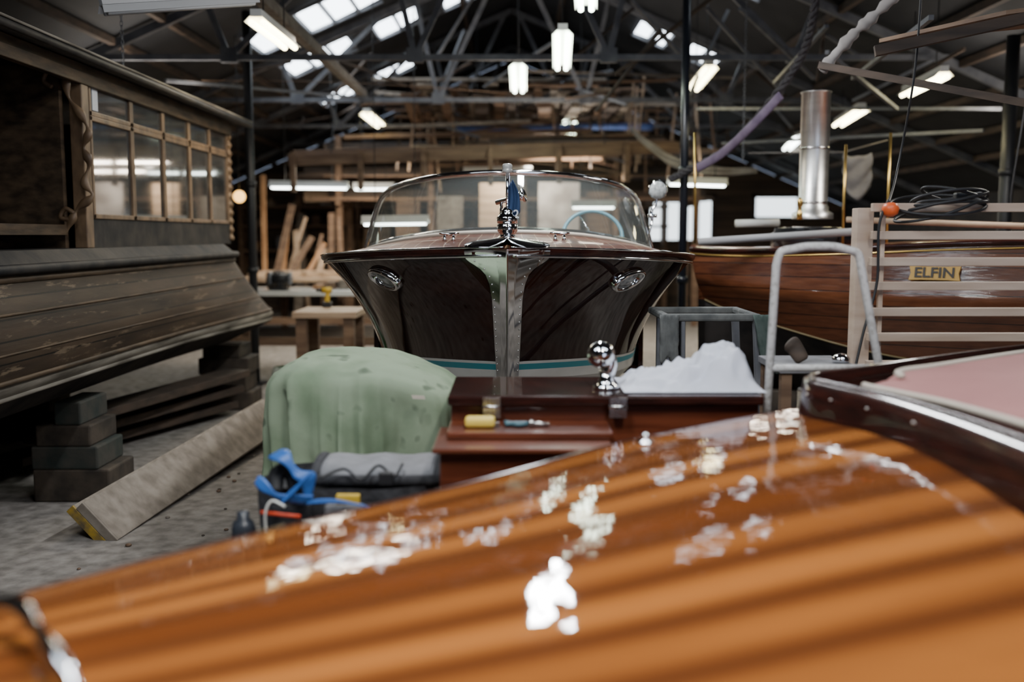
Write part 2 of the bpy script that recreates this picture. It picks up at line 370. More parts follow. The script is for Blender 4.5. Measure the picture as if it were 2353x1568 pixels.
for i in range(46):
    y=random.uniform(9.5,18); x=random.uniform(-3.6,4.6); z=random.uniform(2.9,3.5)
    if x<0: z=random.uniform(3.3,3.8); y=random.uniform(12,18)
    x2=x+random.uniform(-.9,.9); z2=min(roofz(x2)-.15,z+random.uniform(.0,.9)); z=min(z,roofz(x)-.15)
    G().beam((x,y,z),(x2,y+random.uniform(-1.2,1.2),z2),.025,.03).obj('roof_strut',random.choice([steeldark,timber3,timber3,steelgrey]),label='thin dark strut among the roof trusses',cat='strut',group='thin struts under the roof')
def plank_obj(a,b,w,h,m,lab='rough sawn timber board stored up among the roof trusses',grp='timber stored in the rafters'):
    return G().beam(a,b,w,h).obj('timber_board',m,label=lab,cat='timber board',group=grp)
for i in range(30):
    z=3.40+.05*(i%5); x=-1.4+ (i*.37)%3.2; y0=13.2+random.random()*.8
    plank_obj((x,y0,z),(x+random.uniform(-.25,.25),y0+random.uniform(3.3,5.2),z+.002),.10+random.random()*.1,.03,random.choice([timber2,timber3,timber3,greyboard]))
for i in range(50):
    y=random.uniform(13.4,20.2); z=random.choice((2.75,2.9,3.05,3.45,3.6,3.75))+random.uniform(-.06,.06); xa=random.uniform(-2.6,.6); l=random.uniform(1.3,3.6)
    plank_obj((xa,y,z),(min(xa+l,3.0),y+random.uniform(-.4,.4),z+random.uniform(-.12,.12)),random.uniform(.05,.14),random.uniform(.025,.06),random.choice([timber2,timber3,timber2,greyboard]),'rough timber length lying across the roof ties')
rack=thing('storage_rack',(0,17.6,0),'tall dark timber rack holding long boards at the rear','rack')
g=G()
for x in (-3.0,-1.4,.2,1.8,3.2): g.box((x-.05,17.4,0),(x+.05,17.5,3.3)); g.box((x-.05,18.5,0),(x+.05,18.6,3.3))
for z in (2.15,2.55,2.95): 
    for x in (-3.0,-1.4,.2,1.8,3.2): g.box((x-.04,17.3,z-.04),(x+.04,18.7,z+.04))
g.obj('rack_frame',timber2,parent=rack)
for j,z in enumerate((2.19,2.59,2.99)):
    for i in range(8):
        y=17.38+.16*i; xo=random.uniform(-.6,.4); hh=random.choice((.03,.05,.08,.12,.2))
        plank_obj((-3.3+xo,y,z+hh/2+.003),(3.4+xo*.6,y,z+hh/2+.003),.1,hh,random.choice([timber2,timber2,timber3,timber,timber2]),'long rough timber board lying on the storage rack','boards on the storage rack')
for i in range(44):
    x=random.uniform(-1.9,3.0); y=random.uniform(14,19); z0=random.uniform(2.3,3.0)
    G().beam((x,y,z0),(x+random.uniform(-.15,.15),y,3.55+random.random()*.35),.022,.03).obj('timber_batten',random.choice([timber2,timber3,timber]),label='thin timber batten standing up among the stored wood',cat='batten',group='battens in the rafters')
for i in range(30):
    y=random.uniform(13,19); z=random.uniform(2.8,3.7); x=random.uniform(-1.7,1.3)
    G().beam((x,y,z),(x+random.uniform(.7,1.6),y+random.uniform(-.5,.5),z+random.uniform(-.35,.35)),.03,.03).obj('timber_batten',random.choice([timber2,timber3,steelgrey]),label='thin timber batten lying across the roof ties',cat='batten',group='battens in the rafters')
hb=thing('hanging_beam_frame',(0,12.6,2.2),'long timber beam frame with short uprights hung across the shed','timber frame')
a=P(662,368,12.6);b=P(1560,340,12.6)
g=G(); g.beam(a,b,.06,.14); g.beam(a+Vector((0,.3,.12)),b+Vector((0,.3,.1)),.05,.05); g.obj('rail',timber2,parent=hb,bevel=.006)
for px in (676,830,974,1128,1285,1440):
    t=(px-662)/898; p=a.lerp(b,t)
    G().box((p.x-.03,12.5,p.z-.40),(p.x+.03,12.565,p.z+.09)).obj('upright',timber2,parent=hb)
for px in (760,1390):
    p=a.lerp(b,(px-662)/898); G().tube([(p.x,12.6,p.z+.05),(p.x,13.1,3.33)],.008,6).obj('hanger_rod',black,parent=hb)
shelf=thing('storage_shelving',(-3.0,20.7,0),'brown timber shelving along the rear of the shed','shelf')
g=G()
for z in (1.25,1.75,2.15): g.box((-5.6,20.45,z),(3.2,20.98,z+.05))
for x in (-5.6,-4.4,-3.2,-2.0,-.8,.4,1.6,3.1): g.box((x,20.5,0),(x+.08,20.95,2.4))
g.obj('shelf_board',timber2,parent=shelf)
for i in range(46):
    x=-5.4+i*.185; z=[1.302,1.802,2.202][i%3]; w=random.uniform(.08,.3); h=random.uniform(.06,.28)
    mm=random.choice([timber,timber2,orangewood,blackfab,greyfab,timber3,dirtycloth,steelgrey])
    g=G(); g.box((x,20.55,z),(x+w*.8,20.8,z+h))
    if i%2: g.box((x+w*.1,20.6,z+h),(x+w*.7,20.75,z+h+.03))
    else: g.lathe((x+w*.4,20.68,z+h),[(.03,0),(.035,.03),(.02,.05),(.02,.07)],10)
    g.obj('storage_box',mm,label='small workshop box or tin on the rear shelving',cat='box',group='boxes on the rear shelving',bevel=.004)
for i,(x1,x2,y1,mm) in enumerate(((1098,1160,420,timber),(1235,1330,418,dirtycloth),(1000,1060,450,greyboard),(1345,1400,440,timber2),(905,960,462,timber2))):
    d=14.2+.1*i; p=P(x1,y1,d); q=P(x2,y1,d)
    G().beam(((p.x+q.x)/2,d,0),((p.x+q.x)/2+.02,d+.15,p.z),q.x-p.x,.02,up=(0,1,0)).obj('plywood_sheet',mm,label='tall plywood sheet standing on end in the rear workshop',cat='plywood',group='sheets standing at the rear')
for i in range(26):
    x=-4.2+.26*i+random.uniform(-.08,.08); y=19.3+random.uniform(-.15,.5)
    G().beam((x,y,0),(x+random.uniform(-.3,.3),y+.3,random.uniform(1.2,2.1)),random.uniform(.06,.18),.03,up=(0,1,0)).obj('leaning_board',random.choice([timber2,timber3,timber,timber2,greyboard]),label='rough board leaning upright at the rear of the shed',cat='timber board',group='boards leaning at the rear')
for i,(px,w,top,mm) in enumerate([(612,.07,402,orangewood),(640,.1,470,timber2),(655,.07,520,orangewood),(672,.09,545,timber2),(690,.08,530,timber),(712,.07,560,orangewood),(738,.1,572,timber),(765,.09,490,timber2),(790,.07,500,timber2),(668,.05,500,timber),(722,.05,540,timber2)]):
    d=15.4+.15*i; p=P(px,top,d)
    G().beam((p.x,d-.25,.985),(p.x+random.uniform(-.1,.3),d+.1,p.z),w,.03,up=(0,1,0)).obj('leaning_board',mm,label='pale pine board leaning upright behind the bench',cat='timber board',group='boards leaning behind the bench')
def bench(name,x0,x1,y0,y1,zt,m,lab):
    t=thing(name,((x0+x1)/2,(y0+y1)/2,0),lab,'workbench')
    G().box((x0,y0,zt-.06),(x1,y1,zt)).obj('worktop',m,parent=t,bevel=.005)
    for x in (x0+.08,x1-.08):
        for y in (y0+.08,y1-.08):
            G().box((x-.05,y-.05,0),(x+.05,y+.05,zt-.06)).obj('leg',timber2,parent=t)
    G().box((x0+.08,y0+.06,.3),(x1-.08,y0+.1,.4)).obj('rail',timber2,parent=t)
    return t
bench('workbench',-2.12,-1.50,9.55,10.3,.86,timber,'pale timber workbench with square legs')
bench('workbench',-3.4,-1.2,11.6,12.5,.95,white_paint,'long bench with a pale worn top and clutter below')
bench('workbench',-4.0,-1.6,14.4,17.2,.98,timber,'rear bench piled with offcuts of pine')
G().lathe((P(640,630,11.9).x,11.9,.953),[(.001,0),(.12,0),(.145,.05),(.15,.12),(.13,.19),(.06,.22),(.001,.22)],18).obj('stone_block',blockwood,label='rough grey round block on the bench',cat='block')
o=PZ(752,706,.862)
dr=thing('cordless_drill',tuple(o),'yellow and black cordless drill standing on the workbench','drill')
G().box(o+Vector((-.045,-.04,0)),o+Vector((.045,.05,.055))).obj('battery',rubber,parent=dr,bevel=.008)
G().beam(o+Vector((0,0,.05)),o+Vector((.01,0,.15)),.035,.045).obj('handle',yellow,parent=dr,bevel=.008)
G().tube([o+Vector((-.05,0,.175)),o+Vector((.04,0,.175)),o+Vector((.05,0,.175))],[.03,.032,.02],12).obj('motor_housing',yellow,parent=dr)
G().tube([o+Vector((-.11,0,.175)),o+Vector((-.05,0,.175))],[.012,.024],12).obj('chuck',rubber,parent=dr)
o=Vector((P(645,660,11.75).x,11.75,.951)); pl=thing('bench_grinder',tuple(o),'small black bench grinder on the bench','bench tool')
G().box(o+Vector((-.08,-.06,0)),o+Vector((.08,.06,.03))).tube([o+Vector((-.1,0,.14)),o+Vector((.1,0,.14))],.05,14).box(o+Vector((-.03,-.03,.03)),o+Vector((.03,.03,.12))).obj('body',rubber,parent=pl)
for s in (-1,1): G().tube([o+Vector((s*.1,0,.14)),o+Vector((s*.13,0,.14))],.075,18).obj('wheel',steelgrey,parent=pl)
for i in range(8):
    x=-2.4+.15*i; G().box((x,12.0+.03*(i%3),.953),(x+.11,12.4,1.0+.03*(i%4))).obj('timber_offcut',random.choice([timber,orangewood,timber2,greyboard]),label='short timber offcut lying on the bench',cat='offcut',group='offcuts on the benches',bevel=.003)
for i in range(8):
    x=-3.8+.26*i; G().beam((x,14.5,1.03),(x+.2,15.0,1.03),.1,.08).obj('timber_offcut',random.choice([timber,orangewood]),label='short pine offcut lying on the bench',cat='offcut',group='offcuts on the benches',bevel=.003)
g=G(); c=P(665,830,8.9)
rows=[]
for i in range(12):
    t=i/11; rr=.16*(1-.25*t)+.02*math.sin(t*9)
    rows.append([Vector((c.x+rr*math.cos(a)*(1+.1*math.sin(5*a+4*t)),8.9+rr*.7*math.sin(a),.42*t)) for a in [2*math.pi*k/28 for k in range(28)]])
g.grid(rows,closed=True); g.obj('plastic_sack',mat('sack_plastic',(.03,.09,.03),.35,0,c2=(.45,.5,.45),scale=9,lo=.5,hi=.55),label='green and white plastic sack standing on the floor',cat='sack')
def post(px,d,w,m,lab,top=None):
    x=P(px,500,d).x; zt=roofz(x)-.1 if top is None else top
    t=thing('steel_post',(x,d,0),lab,'post')
    G().tube([(x,d,.03),(x,d,zt)],w/2,16).obj('shaft',m,parent=t)
    G().box((x-.1,d-.1,0),(x+.1,d+.1,.03)).obj('base_plate',m,parent=t)
    for z in (1.2,2.1): G().tube([(x,d,z),(x,d,z+.06)],w/2+.012,16).obj('collar',m,parent=t)
post(1570,8.3,.068,mat('black_gloss_post',(.012,.014,.02),.25),'slim black steel post beside the runabout')
post(2308,8.6,.11,black,'thick black steel roof post')
post(578,10.6,.09,black,'dark steel roof post behind the old launch')
G().box((P(1170,200,19).x-.06,19,0),(P(1170,200,19).x+.12,19.12,4.9)).obj('timber_post',timber3,label='square weathered timber post reaching the roof ridge',cat='post')
def lamp(p1,p2,lit,w=.17,m=tube_w,rods=True,hm=None):
    hm=hm or lampwhite
    p1=Vector(p1);p2=Vector(p2);c=(p1+p2)/2; d=(p2-p1).normalized(); r=d.cross(Vector((0,0,1))).normalized()
    t=thing('fluorescent_lamp',tuple(c),('lit' if lit else 'unlit')+' twin-tube fluorescent lamp in a white metal housing','lamp','hanging fluorescent lamps')
    g=G(); g.beam(p1+Vector((0,0,.05)),p2+Vector((0,0,.05)),w*.45,.05 if lit else .03)
    n=[(-.5,-.01),(-.25,.03),(.25,.03),(.5,-.01)]
    rows=[[p+r*a*w+Vector((0,0,b)) for a,b in n] for p in (p1,p2)]
    g.grid(rows,sm=False); g.obj('housing',hm,parent=t,solid=.004)
    for s in (-.24,.24):
        G().tube([p1+d*.03+r*s*w-Vector((0,0,.012)),p2-d*.03+r*s*w-Vector((0,0,.012))],.022 if lit else .013,10).obj('tube',m if lit else hm,parent=t)
    if rods:
        for k in (.2,.8):
            q=p1.lerp(p2,k); G().tube([q+Vector((0,0,.06)),(q.x,q.y,roofz(q.x)-.02)],.005,6).obj('hanger_wire',black,parent=t)
    return t
def lampY(x1,y1,x2,y2,h,lit=True,w=.17,m=tube_w):
    lamp(PZ(x1,y1,CAMZ+h),PZ(x2,y2,CAMZ+h),lit,w,m)
lampY(1293,76,1291,156,1.62,True,.17)
lampY(1190,151,1192,209,1.75,True,.19)
lampY(1308,279,1305,322,1.75,True,.26)
lampY(1345,-40,1347,20,1.72,True,.17)
lampY(588,46,668,108,1.5,True,.17,tube_y)
lampY(1632,155,1592,205,1.7,True,.18,tube_y)
lampY(1980,252,1925,287,1.4,True,.2,tube_y)
lampY(1838,314,1808,342,1.5,True,.2,tube_c)
lampY(842,262,876,290,1.7,True,.22,tube_y)
lampY(2170,172,2080,217,1.3,True,.15,tube_y)
lamp(P(232,26,5.4),P(590,3,6.2),False,.06,rods=True,hm=lampgrey)
lamp(P(620,428,13.5),P(800,430,13.5),True,.16,tube_c)
lamp(P(812,432,15),P(905,432,15),True,.16,tube_c)
lamp(P(1065,396,15.2),P(1222,394,15.2),True,.16,tube_c)
lamp(P(1535,420,12.2),P(1670,424,12.2),True,.16,tube_c)
lamp(P(832,512,11),P(985,510,11),True,.16,tube_c)
lamp(P(1312,474,13),P(1415,474,13),True,.16,tube_c)
lamp(P(1640,0,13),P(1680,8,13),True,.16,tube_c,False)
q=P(550,452,11.5); t=thing('pendant_bulb',tuple(q),'warm orange glowing bulb hanging by the old launch','lamp')
G().ball(q,.07,16).obj('bulb',bulb,parent=t); G().tube([q+Vector((0,0,.06)),(q.x,q.y,roofz(q.x)-.02)],.006,6).obj('cord',black,parent=t)
a=P(1050,297,15.5);b=P(1500,292,15.5)
G().tube(smooth([a,a.lerp(b,.3)+Vector((0,0,-.02)),a.lerp(b,.7)+Vector((0,0,.02)),b],6),.055,10).obj('rolled_tarpaulin',mat('blue_tarp',(.03,.07,.2),.6,c2=(.06,.1,.28),scale=8),label='long roll of blue tarpaulin lying up in the rack',cat='tarpaulin')
pts=[P(1600,388,7.95),P(1660,352,7.8),P(1725,292,7.5),P(1795,218,7.3)]
G().tube(smooth(pts,8),.035,10,flat=.4).obj('lifting_strap',purple,label='taut purple webbing lifting strap tied to the post',cat='strap')
pts=[P(1545,410,8.15),P(1580,392,8.1),P(1680,335,7.8),P(1788,215,7.4),P(1850,120,7.2),P(1875,30,7.0),P(1882,-60,6.9)]
pp=smooth(pts,14); g=G()
for k in range(3):
    g.tube([p+Vector((.015*math.cos(i*.8+k*2.09),0,.015*math.sin(i*.8+k*2.09)))+Vector((0,.06,-.0)) for i,p in enumerate(pp)],.018,8)
g.obj('hanging_rope',rope_m,label='thick dark twisted rope hanging from the roof',cat='rope')
def drape(name,pts,lab,m,w=.25,ax=Vector((0,0,-1)),n=10,amp=.03):
    pp=smooth(pts,8); rows=[]
    for i,p in enumerate(pp):
        t=i/(len(pp)-1); ww=w*(.4+.6*math.sin(math.pi*min(1,max(0,t)))) if not callable(w) else w(t)
        rows.append([p+ax*ww*(k/n)+Vector((0,amp*math.sin(k*1.3+i*.5),.3*amp*math.sin(i*.9))) for k in range(n+1)])
    return G().grid(rows).obj(name,m,label=lab,cat='cloth',solid=.004)
drape('sailcloth',[P(1450,292,12.3),P(1500,330,12.3),P(1560,365,12.3),P(1640,382,12.3),P(1740,388,12.3)],'dusty white sailcloth draped over the hanging beam frame',dirtycloth,.13,amp=.012)
pp=smooth([P(1888,165,6.1),P(1920,125,6.05),P(1965,75,5.95),P(2010,35,5.9),P(2060,-15,5.8)],8)
G().tube(pp,[.022+.016*abs(math.sin(i*.37))+.006*math.sin(i*1.7) for i in range(len(pp))],12,flat=.6).obj('rolled_sail',dirtycloth,label='rolled dusty sail hanging under the roof',cat='sail')
drape('rag',[P(1938,352,9),P(1965,360,9),P(2005,352,9)],'pale rag hanging from a line',dirtycloth,lambda t:.4-.25*abs(t-.6),amp=.02)
G().tube([P(1720,352,9.02),P(1938,350,9.02),P(2040,322,9.02)],.006,6).obj('line_rope',dirtycloth,label='thin pale line strung above the steam launch',cat='rope')
G().beam(P(1885,150,6.1),P(2400,245,5.2),.05,.04).obj('timber_spar',timber3,label='long thin spar slung under the roof',cat='spar')
a=P(2020,98,5.6); b=P(2420,60,5.2)
G().add([a,b,b+Vector((.1,-.8,-.02)),a+Vector((.35,-.7,0)),a+Vector((0,0,.02)),b+Vector((0,0,.02)),b+Vector((.1,-.8,0)),a+Vector((.35,-.7,.02))],[(0,1,2,3),(7,6,5,4),(0,4,5,1),(1,5,6,2),(2,6,7,3),(3,7,4,0)]).obj('plywood_sheet',timber2,label='sheet of plywood stored flat under the roof',cat='plywood')
G().beam(P(2010,118,5.0),P(2500,10,4.8),.05,.05).obj('timber_beam',timber3,label='dark timber bearer beneath the plywood sheet',cat='beam')
for (px,py1,py2,d) in ((283,48,150,6.8),(1707,300,365,8.5)):
    c=P(px,py2,d); zt=roofz(c.x)-.05; g=G()
    m=int((zt-c.z)/.03)
    for i in range(m):
        z=c.z+.03*i; ax=Vector((1,0,0)) if i%2 else Vector((0,1,0))
        ring=[Vector((c.x,c.y,z))+ax*.009*math.cos(a)+Vector((0,0,1))*.02*math.sin(a) for a in [2*math.pi*k/8 for k in range(8)]]
        g.tube(ring,.003,5,closed=True)
    g.obj('hoist_chain',steelgrey,label='thin steel chain hanging from the roof',cat='chain')
for pts in ([P(2118,-30,5),P(2100,180,5.05),P(2060,400,5.1),P(2040,470,4.3)],[P(2390,40,6.5),P(2330,400,6.5),P(2322,470,6.5)]):
    G().tube(smooth(pts,8),.006,8).obj('electric_cable',rubber,label='thin dark electric cable hanging down',cat='cable')
G().tube(smooth([P(390,185,10),P(800,190,11.5),P(1180,215,13)],8),.004,6).obj('electric_cable',timber2,label='thin reddish cable strung under the trusses',cat='cable')
# ================= MAIN RUNABOUT
Y0=4.5; XC=-.022
gt=[(0,.012),(.05,.15),(.15,.35),(.3,.57),(.5,.76),(.8,.95),(1.1,1.045),(1.6,1.09),(2.5,1.07),(4,.98),(5.3,.86)]
ct=[(0,.012),(.15,.17),(.3,.30),(.5,.44),(.8,.60),(1.2,.74),(1.8,.83),(3,.88),(5.3,.84)]
def sm_tab(tab,u):
    e=.06; return (interp(tab,max(0,u-e))+interp(tab,u)*2+interp(tab,u+e))/4 if u>.12 else interp(tab,u)
def zg(t): return interp([(0,1.535),(.5,1.505),(1.1,1.475),(2.5,1.44),(5.3,1.42)],t)
def zc(t): return interp([(0,.90),(.35,.89),(1.2,.82),(2.2,.785),(5.3,.775)],t)
def stem(v): return .36*v**1.4
LEN=5.3
def hull(u,v,side,off=0):
    f=1-(1-v)**1.75
    b=sm_tab(gt,u)*(1-f)+sm_tab(ct,u)*f
    t=stem(v)+u*(LEN-stem(v))/LEN
    z=zg(t)*(1-v)+zc(t)*v
    return Vector((XC+side*(b+off),Y0+t-off*.6,z))
us=[0,.01,.025,.05,.08,.12,.16,.2,.25,.3,.36,.43,.5,.6,.7,.8,.9,1.0,1.1,1.25,1.4,1.6,1.9,2.3,2.8,3.4,4.2,5.3]
boat=thing('runabout_boat',(XC,Y0+2.4,.25),'glossy varnished mahogany runabout with chrome cutwater and curved windscreen','boat')
vs_=[i/24 for i in range(25)]
VS=.85
g=G()
for s in (-1,1):
    g.grid([[hull(u,v*VS,s) for u in us] for v in vs_])
g.add([hull(LEN,v*VS,-1) for v in vs_]+[hull(LEN,v*VS,1) for v in reversed(vs_)],[tuple(range(50))])
g.obj('hull',mahog,parent=boat)
g=G()
for s in (-1,1):
    for mi,va,vb in ((0,.85,.872),(1,.872,.92),(0,.92,1.0)):
        g.grid([[hull(u,va+(vb-va)*k/3,s,.002) for u in us] for k in range(4)],mi=mi)
g.obj('boot_stripe',[white_paint,teal],parent=boat)
g=G()
for s in (-1,1):
    rows=[]
    for k in range(9):
        q=k/8; row=[]
        for u in us:
            c=hull(u,1,s,.001); kz=.38+.45*max(0,1-u/.9)**2
            kz=min(kz,c.z-.02); ke=Vector((XC+s*.01,c.y+.12*max(0,1-u),kz))
            bul=math.sin(q*math.pi)*.05*min(1,u)
            row.append(c.lerp(ke,q)+Vector((s*bul,0,-bul)))
        rows.append(row)
    g.grid(rows)
g.obj('hull_bottom',white_paint,parent=boat)
def crown(t): return interp([(0,.02),(.3,.055),(.8,.10),(1.4,.145),(2.2,.15),(5.3,.10)],t)
def deckp(u,w):
    gx=sm_tab(gt,u); return Vector((XC+w*gx,Y0+u,zg(u)+crown(u)*(1-w*w)))
ws=[-1+2*i/20 for i in range(21)]
g=G()
ud=[u for u in us if u<=1.9]
g.grid([[deckp(u,w*.985) for w in ws] for u in ud])
ua=[3.4,3.8,4.2,4.8,5.3]; g.grid([[deckp(u,w*.985) for w in ws] for u in ua])
for s in (-1,1): g.grid([[deckp(u,s*w) for w in (.82,.88,.985)] for u in (1.9,2.3,2.8,3.4)])
g.obj('deck',deckm,parent=boat)
g=G()
for s in (-1,1):
    g.grid([[deckp(u,s*w)+Vector((0,0,.004)) for w in (.86,.9,.95,1.0)] for u in us])
    g.grid([[hull(u,v,s,.012 if 0<v else .008)+Vector((0,0,.006 if v==0 else 0)) for u in us] for v in (0,.015,.035)])
g.obj('covering_board',mahog_dark,parent=boat)
for s in (-1,1):
    G().tube([hull(u,.045,s,.012) for u in us],.008,8).obj('rub_rail',chrome,parent=boat)
    G().tube([deckp(u,s*1.0)+Vector((s*.006,-.004,.01)) for u in us],.005,6).obj('rail_trim',chrome,parent=boat)
def uw(v,x):
    lo,hi=0,1.2
    for _ in range(30):
        m=(lo+hi)/2
        if hull(m,v,1).x-XC<x: lo=m
        else: hi=m
    return lo
wt=[(0,.185),(.055,.182),(.08,.165),(.11,.135),(.14,.108),(.18,.086),(.25,.069),(.36,.058),(.68,.050),(1,.042)]
rows=[]
for i in range(61):
    v=(i/60)**1.3; uu=uw(v,interp(wt,v))
    cpt=hull(0,v,1,0); cpt=Vector((XC,cpt.y-.030,cpt.z))
    L_=[hull(uu*k/8,v,-1,.012) for k in range(8,0,-1)]; R_=[hull(uu*k/8,v,1,.012) for k in range(1,9)]
    rows.append(L_+[cpt+Vector((-.006,.003,0)),cpt,cpt+Vector((.006,.003,0))]+R_)
G().grid(rows).obj('cutwater',chrome,parent=boat)
g=G()
for i in range(16):
    v=.08+.9*i/16
    for s in (-1,1): g.ball(hull(uw(v,interp(wt,v)*.82),v,s,.013),.0042,8)
g.obj('rivets',chrome_old,parent=boat)['kind']='stuff'
rows=[]
for i in range(15):
    u=.0+.34*i/14; lim=.195 if u<.1 else .195*max(.04,1-((u-.1)/.24)**1.3)
    hw=min(sm_tab(gt,u)+.012,lim)
    rows.append([Vector((XC+hw*w,Y0+u-.022,zg(u)+crown(u)*(1-(hw*w/max(.05,sm_tab(gt,u)))**2)+.012+.02*(1-abs(w))**2)) for w in [-1+k/6 for k in range(13)]])
G().grid(rows).obj('bow_cap',chrome,parent=boat,solid=.004)
u0=.30; b=deckp(u0,0)
bl=G().lathe(b,[(.055,0),(.06,.012),(.04,.022),(.036,.03),(.048,.045),(.05,.075),(.044,.08),(.05,.085),(.052,.11),(.046,.118),(.03,.13),(.034,.14),(.02,.155),(.012,.16)],24); bl.obj('bow_light',chrome,parent=boat)
G().tube([b+Vector((0,0,.155)),b+Vector((0,0,.325))],.0075,12).obj('flag_staff',chrome,parent=boat)
G().lathe(b+Vector((0,0,.32)),[(.012,0),(.024,.006),(.026,.015),(.022,.02),(.024,.024),(.024,.038),(.018,.045),(.001,.047)],20).obj('staff_light',mat('frosted_lens',(.5,.5,.48),.2,coat=1),parent=boat)
G().lathe(b+Vector((-.055,.12,.185)),[(.012,0),(.012,.1),(.02,.13),(.032,.15),(.034,.152)],16,axis=(1,-.5,.25)).obj('horn',chrome,parent=boat)
G().tube([b+Vector((-.03,.105,.19)),b+Vector((-.03,.1,.0))],.008,8).obj('horn_bracket',chrome,parent=boat)
for px in (1032,1286):
    c=deckp(.55,0); x=P(px,553,Y0+.55).x; w=(x-XC)/sm_tab(gt,.55); c=deckp(.55,w)
    g=G()
    for dx in (-.022,.022): g.lathe(c+Vector((dx,0,0)),[(.014,0),(.008,.012),(.007,.03)],10)
    g.tube([c+Vector((k,0,.034+.004*abs(k)*20)) for k in (-.05,-.03,0,.03,.05)],[.004,.007,.009,.007,.004],10)
    g.obj('cleat',chrome,parent=boat)
for s,px,py in ((-1,886,638),(1,1441,642)):
    best=None
    for iu in range(10,110):
        for iv in range(3,45):
            q=hull(iu/100,iv/100,s); tt=ray(px,py)
            k=q.y/tt.y; e=(Vector((tt.x*k,q.y,CAMZ+tt.z*k))-q).length
            if best is None or e<best[0]: best=(e,iu/100,iv/100)
    _,u,v=best; c=hull(u,v,s)
    tu=(hull(u+.05,v,s)-c).normalized(); tv=(hull(u,v+.06,s)-c).normalized(); n=tu.cross(tv).normalized()
    if n.y>0: n=-n
    ex=tu; ey=n.cross(ex).normalized()
    rot=Matrix.Rotation(.35*s,3,n); ex=rot@ex; ey=rot@ey
    def ov(r1,r2,h,N=40): return [c+ex*(r1*math.cos(a)*(-1))+ey*(r2*math.sin(a))+n*h for a in [2*math.pi*k/N for k in range(N)]]
    R1,R2=.115,.060
    g=G(); g.grid([ov(R1,R2,-.03),ov(R1,R2,.012),ov(R1*.95,R2*.92,.026),ov(R1*.80,R2*.84,.028),ov(R1*.66,R2*.76,.014),ov(R1*.62,R2*.72,-.006)],closed=True)
    hb_=g.obj('headlight',chrome,parent=boat)
    g=G(); rr=[ov(R1*.64*k,R2*.74*k,.022-.018*k*k) for k in (1,.8,.6,.4,.2,.02)]
    g.grid(rr,closed=True); g.obj('lens',lens,parent=hb_)
def wb(a):
    th=a*math.pi/2*.98
    x=.965*math.sin(th); y=1.30+.95*(1-math.cos(th))
    gx=sm_tab(gt,y); return Vector((XC+x,Y0+y,zg(y)+crown(y)*max(0,1-(x/gx)**2)+.008))
def wtp(a):
    p=wb(a); th=a*math.pi/2*.98
    h=.345*(1-abs(a)**9)
    return p+Vector((-.09*math.sin(th)*(h/.34),.22*(h/.34),h*1.03+.05*(abs(a)**2)*(1-abs(a)**9)))
N=61; al=[-1+2*i/(N-1) for i in range(N)]
ws_=G(); ws_.grid([[wb(a).lerp(wtp(a),k/6) for a in al] for k in range(7)])
wsn=ws_.obj('windscreen',glass,parent=boat)
G().tube([wtp(a) for a in al],.018,10).obj('windscreen_frame',chrome,parent=wsn)
G().tube([wb(a) for a in al],.014,8).obj('windscreen_base',creamm,parent=wsn)
G().tube([wb(0),wtp(0)],.014,10).obj('windscreen_mullion',chrome,parent=wsn)
g=G(); g.grid([[wb(a)+Vector((0,.02+.03*k,.012+.02*math.sin(k*.8))) for a in al] for k in range(5)]); g.obj('dash_top',mahog_dark,parent=boat)
c=P(1362,520,6.75); g=G()
ax=Vector((0,-.85,.5)).normalized(); ux=Vector((1,0,0)); uy=ax.cross(ux).normalized()
ring=[c+ux*.2*math.cos(a)+uy*.2*math.sin(a)-Vector((0,0,.07)) for a in [2*math.pi*k/40 for k in range(40)]]
sw=G().tube(ring,.013,10,closed=True).obj('steering_wheel',mat('pale_blue_rim',(.12,.33,.42),.3),parent=boat)
g=G(); cc=c-Vector((0,0,.07))
for k in (0,13,27): g.tube([cc,ring[k]],.006,8)
g.lathe(cc,[(.03,-.01),(.03,.015),(.01,.02)],14,axis=ax); g.tube([cc,cc-ax*.35],.018,10); g.obj('wheel_spokes',chrome,parent=sw)
g=G(); g.box((XC-.8,Y0+1.9,.75),(XC+.8,Y0+1.94,1.5)); g.box((XC-.84,Y0+1.95,.7),(XC+.84,Y0+3.4,.75)); g.box((XC-.87,Y0+1.9,.7),(XC-.84,Y0+3.4,1.5)); g.box((XC+.84,Y0+1.9,.7),(XC+.87,Y0+3.4,1.5)); g.box((XC-.8,Y0+3.38,.75),(XC+.8,Y0+3.42,1.5))
g.obj('cockpit_lining',mahog_dark,parent=boat)
for x in (-.42,.42):
    g=G(); g.box((XC+x-.32,Y0+2.7,.76),(XC+x+.32,Y0+3.2,1.1)); g.box((XC+x-.32,Y0+3.15,1.0),(XC+x+.32,Y0+3.28,1.52)); g.obj('seat',creamm,parent=boat,bevel=.03)
c=P(1512,436,6.6)
sp_=G().lathe(c+Vector((0,.05,0)),[(.001,-.04),(.03,-.035),(.05,-.01),(.062,.03),(.064,.045),(.058,.05)],24,axis=(0,-1,0),caps=False).obj('spotlight',chrome,parent=boat)
G().lathe(c+Vector((0,.002,0)),[(.058,-.004),(.05,.004),(.03,.010),(.001,.013)],24,axis=(0,-1,0),caps=False).obj('lens',lens,parent=sp_)
G().tube(smooth([c+Vector((0,.04,-.055)),c+Vector((-.01,.04,-.1)),c+Vector((-.035,.03,-.14)),c+Vector((-.03,.03,-.2))],5),.009,8).tube([c+Vector((-.06,.03,-.17)),c+Vector((-.0,.03,-.17))],.013,8).tube([c+Vector((-.03,.03,-.2)),c+Vector((-.06,.05,-.34))],.008,8).obj('bracket',chrome,parent=sp_)
fo=b+Vector((.006,.0,.28))
rows=[]
